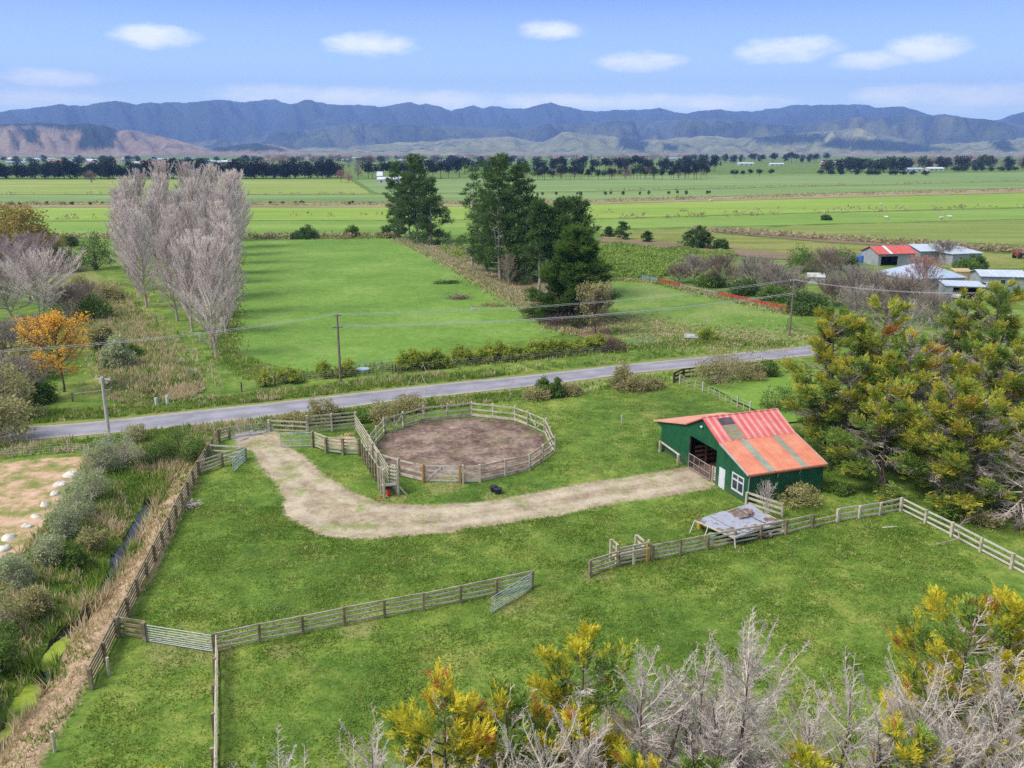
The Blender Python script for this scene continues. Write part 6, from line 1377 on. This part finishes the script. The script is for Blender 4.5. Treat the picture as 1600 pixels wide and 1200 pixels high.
row('winter_tree', 'bare tree', 'winter trees behind the dark shelterbelt', 'leafless tree, {} from the left just behind the dark shelterbelt gap', 400, 560, 10, (266, 264), (250, 250), 'bare', F_brn, (1.0, 1.5), 3, 3)
row('field_bush', 'bush', 'round bushes along the far field ditch', 'small dark bush, {} from the left along the ditch beyond the tall pines', 828, 1120, 15, (306, 303), (300, 297), 'mac', F_grn, (.9, 1.4), 1, 1)
row('field_bush', 'bush', 'low bushes along the left field strip', 'low dark bush, {} from the left along the brown strip beyond the rusty tree', 10, 160, 8, (320, 320), (315, 315), 'mac', F_grn, (1.2, 2.0), .7, 1)
row('field_bush', 'bush', 'low bushes on the strip between poplars and pines', 'low dark bush, {} from the left on the strip between poplars and pines', 400, 620, 8, (319, 319), (314, 314), 'mac', F_grn, (1.4, 2.2), .7, 1)
far_tree('winter_tree', 'round pinkish bare tree standing alone before the dark shelterbelt', 'bare tree', 143, 286, 264, 'bare', F_brn, None, 1.0, 1)
far_tree('winter_tree', 'left reddish bare tree in front of the far white sheds', 'bare tree', 533, 285, 264, 'bare', F_pnk, None, 1.0, 2)
far_tree('winter_tree', 'right reddish bare tree in front of the far white sheds', 'bare tree', 545, 286, 266, 'bare', F_pnk, None, .9, 3)
far_tree('winter_tree', 'pale pinkish bare tree between the reddish pair and the dark trees', 'bare tree', 560, 281, 258, 'bare', F_brn, None, .9, 2)
# --- distant buildings
BM = {}
def far_house(label, x, y, w, d, h, rz, roof, group, wall=None):
    k = (roof.name, (wall or M_ww).name, round(d / w, 1))
    if k not in BM:
        a = round(d / w, 1); mb = MB(); mb.box(-.5, -.5 * a, 0, .5, .5 * a, .26)
        mb.hexa([(-.53, -.53 * a, .26), (.53, -.53 * a, .26), (.53, .53 * a, .26), (-.53, .53 * a, .26), (-.5, -.02, .42), (.5, -.02, .42), (.5, .02, .42), (-.5, .02, .42)], 1)
        for q in (-.3, 0, .3): mb.box(q - .05, -.5 * a - .006, .08, q + .05, -.5 * a + .002, .18, 2)
        BM[k] = mb.mesh('distant_house', [wall or M_ww, roof, M_glass])
    b = G(x, y); o = link('distant_house', BM[k], None, (b[0], b[1], 0)); o.rotation_euler.z = rz; o.scale = (w, w, h / .42); tag(o, label, 'building', group)
RO = [M_zr, M_wht, noisy('rust_roof', S(170, 110, 90), S(190, 130, 110), .3, .7, 0), M_br]
rg = np.random.default_rng(41)
def houses(n, x0, x1, y0, y1, w, group, desc):
    xs = np.sort(x0 + (x1 - x0) * (np.arange(n) + rg.random(n)) / n)
    for k, x in enumerate(xs): far_house(desc.format(nth(k)), x, rg.uniform(y0, y1), rg.uniform(*w), rg.choice([7, 9, 12]) * 1.0, rg.uniform(4.5, 8), rg.uniform(-.5, .5), RO[int(rg.choice([0, 1, 1, 2, 3]))], group)
houses(34, 0, 395, 249, 257, (18, 50), 'town roofs on the left', 'pale town building, {} from the left beyond the dark shelterbelt')
houses(16, 400, 700, 248, 254, (12, 34), 'town roofs in the middle', 'pale town building, {} from the left between the poplars and the tall pines')
houses(14, 720, 1080, 246, 250, (14, 36), 'town roofs above the pine wood', 'pale town building, {} from the left above the long pine wood')
houses(12, 1290, 1560, 250, 262, (12, 26), 'roofs among the far right trees', 'pale roofed building, {} from the left among the far right trees')
for k, (x, y, w, lb) in enumerate([(605, 286, 16, 'white far shed, larger of the pair beyond the field'), (621, 285, 10, 'white far shed, smaller of the pair beyond the field'), (594, 285, 5, 'narrow white silo-like shed beside the far white pair'), (1425, 268, 26, 'long blue-roofed farm shed on the far right plain'), (1460, 267, 22, 'long white-walled farm shed on the far right plain'), (1165, 258, 30, 'low white building beyond the small pine group'), (1213, 259, 26, 'low pale building beyond the small pine group, farther right'), (1296, 256, 34, 'long white roof in the far right tree line')]):
    far_house(lb, x, y, w, 8, 5 if w > 6 else 9, .1, M_wht if k not in (3,) else M_br, 'far farm sheds')

# ------------------------------------------------------------------ hills
def hill_range(name, prof, D, depth, amp, seed, mat, woods=(), ncol=420, nrow=46, fx=.012, foot=0.0):
    xs = np.linspace(-700, 2300, ncol); pp = np.array(prof, float); yy = np.interp(xs, pp[:, 0], pp[:, 1])
    yy = yy + (fbm(xs / 26, xs * 0, seed, 4) - .5) * 4.5 + (fbm(xs / 9, xs * 0 + 3, seed, 3) - .5) * 2.4
    a = np.arctan((xs - 800) / F / CP * 1.0); v = np.linspace(0, 1.35, nrow)
    Dr = np.empty(ncol); Hr = np.empty(ncol)
    for i, (x, y) in enumerate(zip(xs, yy)):
        d = ray(x, y); t = D / math.hypot(d[0], d[1]); Hr[i] = max(HC + d[2] * t, foot); a[i] = math.atan2(d[0], d[1])
    V = np.empty((nrow, ncol, 3)); W = np.zeros((nrow, ncol))
    for j, q in enumerate(v):
        r = D - depth * (1 - q)
        nn = 1 - np.abs(2 * fbm(xs * fx + q * .8, xs * fx * .25 + q * 2.2, seed + 3, 5) - 1) * 1.0
        spur = fbm(xs * fx * 3 + (q * 2.5), np.full(ncol, q * 3.0), seed + 8, 4)
        s = np.where(q <= 1, q ** 1.15, np.clip(1 - (q - 1) * 2.2, 0, 1))
        env = 4 * q * (1 - q) if q < 1 else 0
        z = Hr * s + amp * env * ((nn - .6) * 1.3 + (spur - .5) * 1.1) * np.clip(Hr / (Hr.max() + 1e-6), .15, 1)
        z = np.minimum(z, np.maximum((Hr - HC) * (r / D) * (.985 if q < .97 else 1.0) + HC, 0)) if q < 1 else z
        V[j, :, 0] = np.sin(a) * r; V[j, :, 1] = np.cos(a) * r; V[j, :, 2] = np.maximum(z, 0) - (3 if q == 0 else 0) 
    PX, PY = px_of(V[:, :, 0], V[:, :, 1], V[:, :, 2])
    for w in woods: W = np.maximum(W, sstep(-2.5, 2.5, sdist(PX, PY, w) + (fbm(PX / 9, PY / 5, seed + 50, 3) - .5) * 8))
    mb = MB(); ix = np.arange(nrow - 1)[:, None] * ncol + np.arange(ncol - 1)[None]
    mb.add(V.reshape(-1, 3), np.stack([ix, ix + 1, ix + ncol + 1, ix + ncol], -1).reshape(-1, 4))
    me = mb.mesh(name, mat, True); me.attributes.new('wood', 'FLOAT', 'POINT').data.foreach_set('value', W.reshape(-1).astype(np.float32))
    return link(name, me, kind='structure')
def hillmat(name, cols, forest, scale, thr=(.45, .6), bumpd=60):
    t = NT(name); p = t.pos(); a = t.noise(p, scale, 7, .62); b = t.noise(p, scale * 9, 5, .7)
    c = t.ramp(t.math('ADD', t.math('MULTIPLY', a, .6), t.math('MULTIPLY', b, .4)), [(.32 + .36 * i / (len(cols) - 1), k) for i, k in enumerate(cols)])
    fm = t.ramp(t.math('ADD', t.math('MULTIPLY', t.noise(p, scale * 1.7, 6, .6), .75), t.math('MULTIPLY', b, .25)), [(thr[0], (0, 0, 0)), (thr[1], (1, 1, 1))])
    fc = t.ramp(b, [(.3, forest), (.7, tuple(k * 1.7 for k in forest))]); c = t.mix(fm, c, fc)
    c = t.mix(t.n('ShaderNodeAttribute', attribute_name='wood').outputs['Fac'], c, t.ramp(b, [(.3, tuple(k * .8 for k in forest)), (.7, tuple(k * 1.2 for k in forest))]))
    t.bsdf(c, .95, .05, 0, t.bump(b, .9, bumpd)); return t.m
FOR = (.02, .035, .03)
BACK = [(-700, 170), (-300, 165), (0, 173), (50, 168), (90, 164), (125, 165), (150, 162), (180, 157), (215, 163), (255, 159), (290, 160), (345, 154), (375, 160), (430, 155), (455, 163), (484, 154), (510, 162), (545, 164), (570, 164), (590, 166), (620, 164), (640, 160), (655, 165), (665, 162), (690, 166), (705, 172), (725, 169), (740, 164), (755, 169), (770, 165), (800, 169), (820, 169), (842, 164), (862, 161), (885, 165), (910, 173), (950, 173), (1000, 170), (1030, 168), (1055, 176), (1075, 177), (1090, 172), (1110, 173), (1130, 171), (1175, 176), (1200, 170), (1240, 165), (1275, 163), (1340, 163), (1370, 168), (1410, 168), (1450, 177), (1475, 178), (1530, 186), (1560, 186), (1600, 176), (1700, 170), (2300, 175)]
hill_range('mountain_range', BACK, 15500, 5200, 900, 3, hillmat('mountain_forest', [FOR, (.04, .06, .04), (.07, .085, .06)], FOR, .0005, (.4, .62), 120), (), 900, 60, .014)
MIDL = [(-700, 205), (-100, 198), (100, 206), (300, 222), (400, 208), (470, 204), (540, 193), (600, 191), (680, 196), (740, 200), (800, 202), (860, 194), (900, 192), (960, 188), (1020, 190), (1080, 186), (1180, 190), (1240, 196), (1330, 184), (1420, 178), (1480, 181), (1560, 188), (1620, 196), (1800, 190), (2300, 200)]
hill_range('forested_hills', MIDL, 11500, 3800, 640, 12, hillmat('hill_forest', [(.05, .07, .04), (.12, .13, .07), (.22, .2, .13)], FOR, .0009, (.38, .58), 60), (), 520, 50, .018)
LOWR = [(-700, 233), (380, 236), (520, 230), (600, 225), (690, 218), (740, 215), (790, 213), (850, 222), (880, 205), (930, 210), (1000, 220), (1090, 212), (1160, 216), (1210, 212), (1270, 205), (1340, 200), (1400, 214), (1450, 226), (1520, 222), (1600, 214), (1700, 210), (2300, 215)]
W3 = [[(970, 208), (1000, 215), (1015, 222), (1005, 236), (975, 235), (965, 222)], [(1038, 224), (1060, 226), (1060, 236), (1036, 235)], [(1280, 228), (1300, 216), (1350, 217), (1400, 220), (1450, 226), (1500, 236), (1420, 238), (1330, 234)], [(1175, 214), (1220, 208), (1290, 210), (1290, 222), (1230, 226), (1180, 224)], [(1540, 218), (1575, 217), (1590, 236), (1560, 236)]]
hill_range('pasture_hills', LOWR, 8200, 2400, 120, 23, hillmat('hill_pasture', [(.09, .11, .055), (.19, .20, .10), (.38, .34, .19)], FOR, .0016, (.52, .64), 30), W3, 520, 44, .03)
FRL = [(-700, 190), (-200, 188), (0, 193), (60, 191), (100, 193), (140, 192), (165, 196), (185, 203), (215, 205), (250, 212), (290, 222), (330, 232), (365, 227), (400, 222), (440, 229), (480, 238), (600, 240), (2300, 240)]
W4 = [[(-60, 188), (140, 190), (185, 201), (178, 232), (118, 232), (128, 210), (60, 197), (-60, 200)], [(30, 203), (55, 198), (62, 222), (48, 226)], [(325, 236), (345, 222), (400, 219), (450, 236)]]
hill_range('brown_hills', FRL, 6800, 1900, 110, 31, hillmat('hill_brown', [(.14, .10, .08), (.24, .18, .13), (.34, .28, .16)], FOR, .002, (.58, .7), 25), W4, 520, 44, .035)

# ------------------------------------------------------------------ air
mb = MB(); mb.box(-13500, -110, -2.6, 13500, 18500, 1400)
t = NT('haze_air'); t.t.nodes.remove(t.out); t.out = t.n('ShaderNodeOutputMaterial'); v = t.n('ShaderNodeVolumePrincipled')
v.inputs['Color'].default_value = (.29, .47, 1.0, 1); v.inputs['Density'].default_value = 8.3e-5; v.inputs['Anisotropy'].default_value = .0
t.l(v.outputs[0], t.out.inputs[1]); link('haze', mb.mesh('haze', t.m), kind='stuff')

# ------------------------------------------------------------------ light, sky, camera
AZ, EL = R(-112), R(52)
w = bpy.data.worlds.new('World'); scene.world = w; w.use_nodes = True; T = w.node_tree; T.nodes.clear()
W_ = NT.__new__(NT); W_.t = T
sky = W_.n('ShaderNodeTexSky', sky_type='NISHITA', sun_disc=False, sun_elevation=EL, sun_rotation=AZ, altitude=50, air_density=1.0, dust_density=.6, ozone_density=1.2)
gen = W_.n('ShaderNodeTexCoord').outputs['Generated']; sp = W_.n('ShaderNodeSeparateXYZ'); W_.l(gen, sp.inputs[0])
az = W_.math('ARCTAN2', sp.outputs[0], sp.outputs[1]); el = W_.math('ARCSINE', sp.outputs[2])
lowsky = W_.ramp(W_.math('MULTIPLY', el, 1.0), [(0.0, (.40, .50, .48)), (.05, (.36, .46, .475)), (.105, (.20, .295, .40)), (.16, (.09, .145, .305)), (.30, (.06, .105, .23))])
low8 = W_.mix(1.0, lowsky, (16.67, 16.67, 16.67), 'MULTIPLY')
high = W_.mix(W_.ramp(el, [(.3, (0, 0, 0)), (.6, (.5, .5, .5))]), sky.outputs[0], (6.2, 6.0, 5.7))  # sky above the view blended to white, added for soft fill light
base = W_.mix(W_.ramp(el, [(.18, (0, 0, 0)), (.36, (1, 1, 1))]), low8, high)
nv = W_.n('ShaderNodeCombineXYZ'); W_.l(W_.math('MULTIPLY', az, 1.0), nv.inputs[0]); W_.l(W_.math('MULTIPLY', el, 2.6), nv.inputs[1])
n1 = W_.noise(nv.outputs[0], 22, 4, .55); n2 = W_.noise(nv.outputs[0], 70, 4, .6)
CLD = [(245, 56, 52, 15), (575, 70, 62, 16), (866, 47, 48, 13), (1000, 96, 60, 13), (1230, 78, 66, 17), (1360, 94, 56, 12), (1446, 74, 50, 17), (84, 121, 70, 11), (20, 156, 120, 15), (430, 148, 90, 15), (560, 152, 110, 15), (690, 156, 100, 13), (850, 158, 90, 12), (960, 158, 130, 12), (1110, 160, 110, 12), (1430, 150, 90, 15), (1540, 152, 130, 18), (1760, 140, 120, 20), (-160, 120, 110, 18), (1900, 70, 80, 18), (-260, 60, 80, 16)]
acc = None
for (x, y, a_, b_) in CLD:
    d = ray(x, y); d = d / np.linalg.norm(d); a0, e0 = math.atan2(d[0], d[1]), math.asin(d[2]); k = 1 / F
    u = W_.math('DIVIDE', W_.math('SUBTRACT', az, a0), a_ * k); v_ = W_.math('DIVIDE', W_.math('SUBTRACT', el, e0), b_ * k)
    r2 = W_.math('ADD', W_.math('MULTIPLY', u, u), W_.math('MULTIPLY', v_, v_)); g = W_.math('SUBTRACT', 1.12 if y < 130 else 1.0, r2)
    acc = g if acc is None else W_.math('MAXIMUM', acc, g)
cl = W_.math('ADD', acc, W_.math('ADD', W_.math('MULTIPLY', W_.math('SUBTRACT', n1, .5), 2.3), W_.math('MULTIPLY', W_.math('SUBTRACT', n2, .5), .9)))
mr = W_.n('ShaderNodeMapRange', interpolation_type='SMOOTHSTEP'); W_.l(cl, mr.inputs[0]); mr.inputs[1].default_value = -.5; mr.inputs[2].default_value = 1.5; mr.inputs[4].default_value = .86
cloudc = W_.mix(1.0, W_.ramp(el, [(.0, (.70, .68, .53)), (.06, (.66, .64, .50)), (.14, (.50, .49, .42))]), (15.8, 15.8, 15.8), 'MULTIPLY')
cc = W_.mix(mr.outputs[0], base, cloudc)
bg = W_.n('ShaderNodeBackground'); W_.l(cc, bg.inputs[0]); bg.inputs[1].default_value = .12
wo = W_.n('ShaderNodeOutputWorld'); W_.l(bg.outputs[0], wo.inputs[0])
sl = bpy.data.lights.new('sun', 'SUN'); sl.energy = 2.8; sl.angle = R(26); sl.color = (1, .95, .86)
so = bpy.data.objects.new('sun', sl); COL.objects.link(so)
sd_ = Vector((math.sin(AZ) * math.cos(EL), math.cos(AZ) * math.cos(EL), math.sin(EL))); so.rotation_euler = sd_.to_track_quat('Z', 'Y').to_euler(); so.location = (-60, 20, 80)
cam = bpy.data.cameras.new('camera'); cam.sensor_fit = 'HORIZONTAL'; cam.sensor_width = 36; cam.lens = 36 * F / 1600; cam.clip_start = .5; cam.clip_end = 60000
co = bpy.data.objects.new('camera', cam); COL.objects.link(co); co.location = (0, 0, HC); co.rotation_euler = (math.pi / 2 - PITCH, 0, 0); scene.camera = co
scene.render.engine = 'CYCLES'; scene.view_settings.view_transform = 'Standard'; scene.view_settings.look = 'None'; scene.view_settings.exposure = .9; scene.view_settings.gamma = 1
scene.cycles.use_denoising = False; scene.cycles.use_adaptive_sampling = False; scene.cycles.denoising_input_passes = 'RGB_ALBEDO_NORMAL'; scene.cycles.denoising_prefilter = 'ACCURATE'; scene.cycles.max_bounces = 5; scene.cycles.diffuse_bounces = 2; scene.cycles.glossy_bounces = 2; scene.cycles.transmission_bounces = 2; scene.cycles.volume_bounces = 0; scene.cycles.transparent_max_bounces = 8
scene.cycles.sample_clamp_indirect = 4
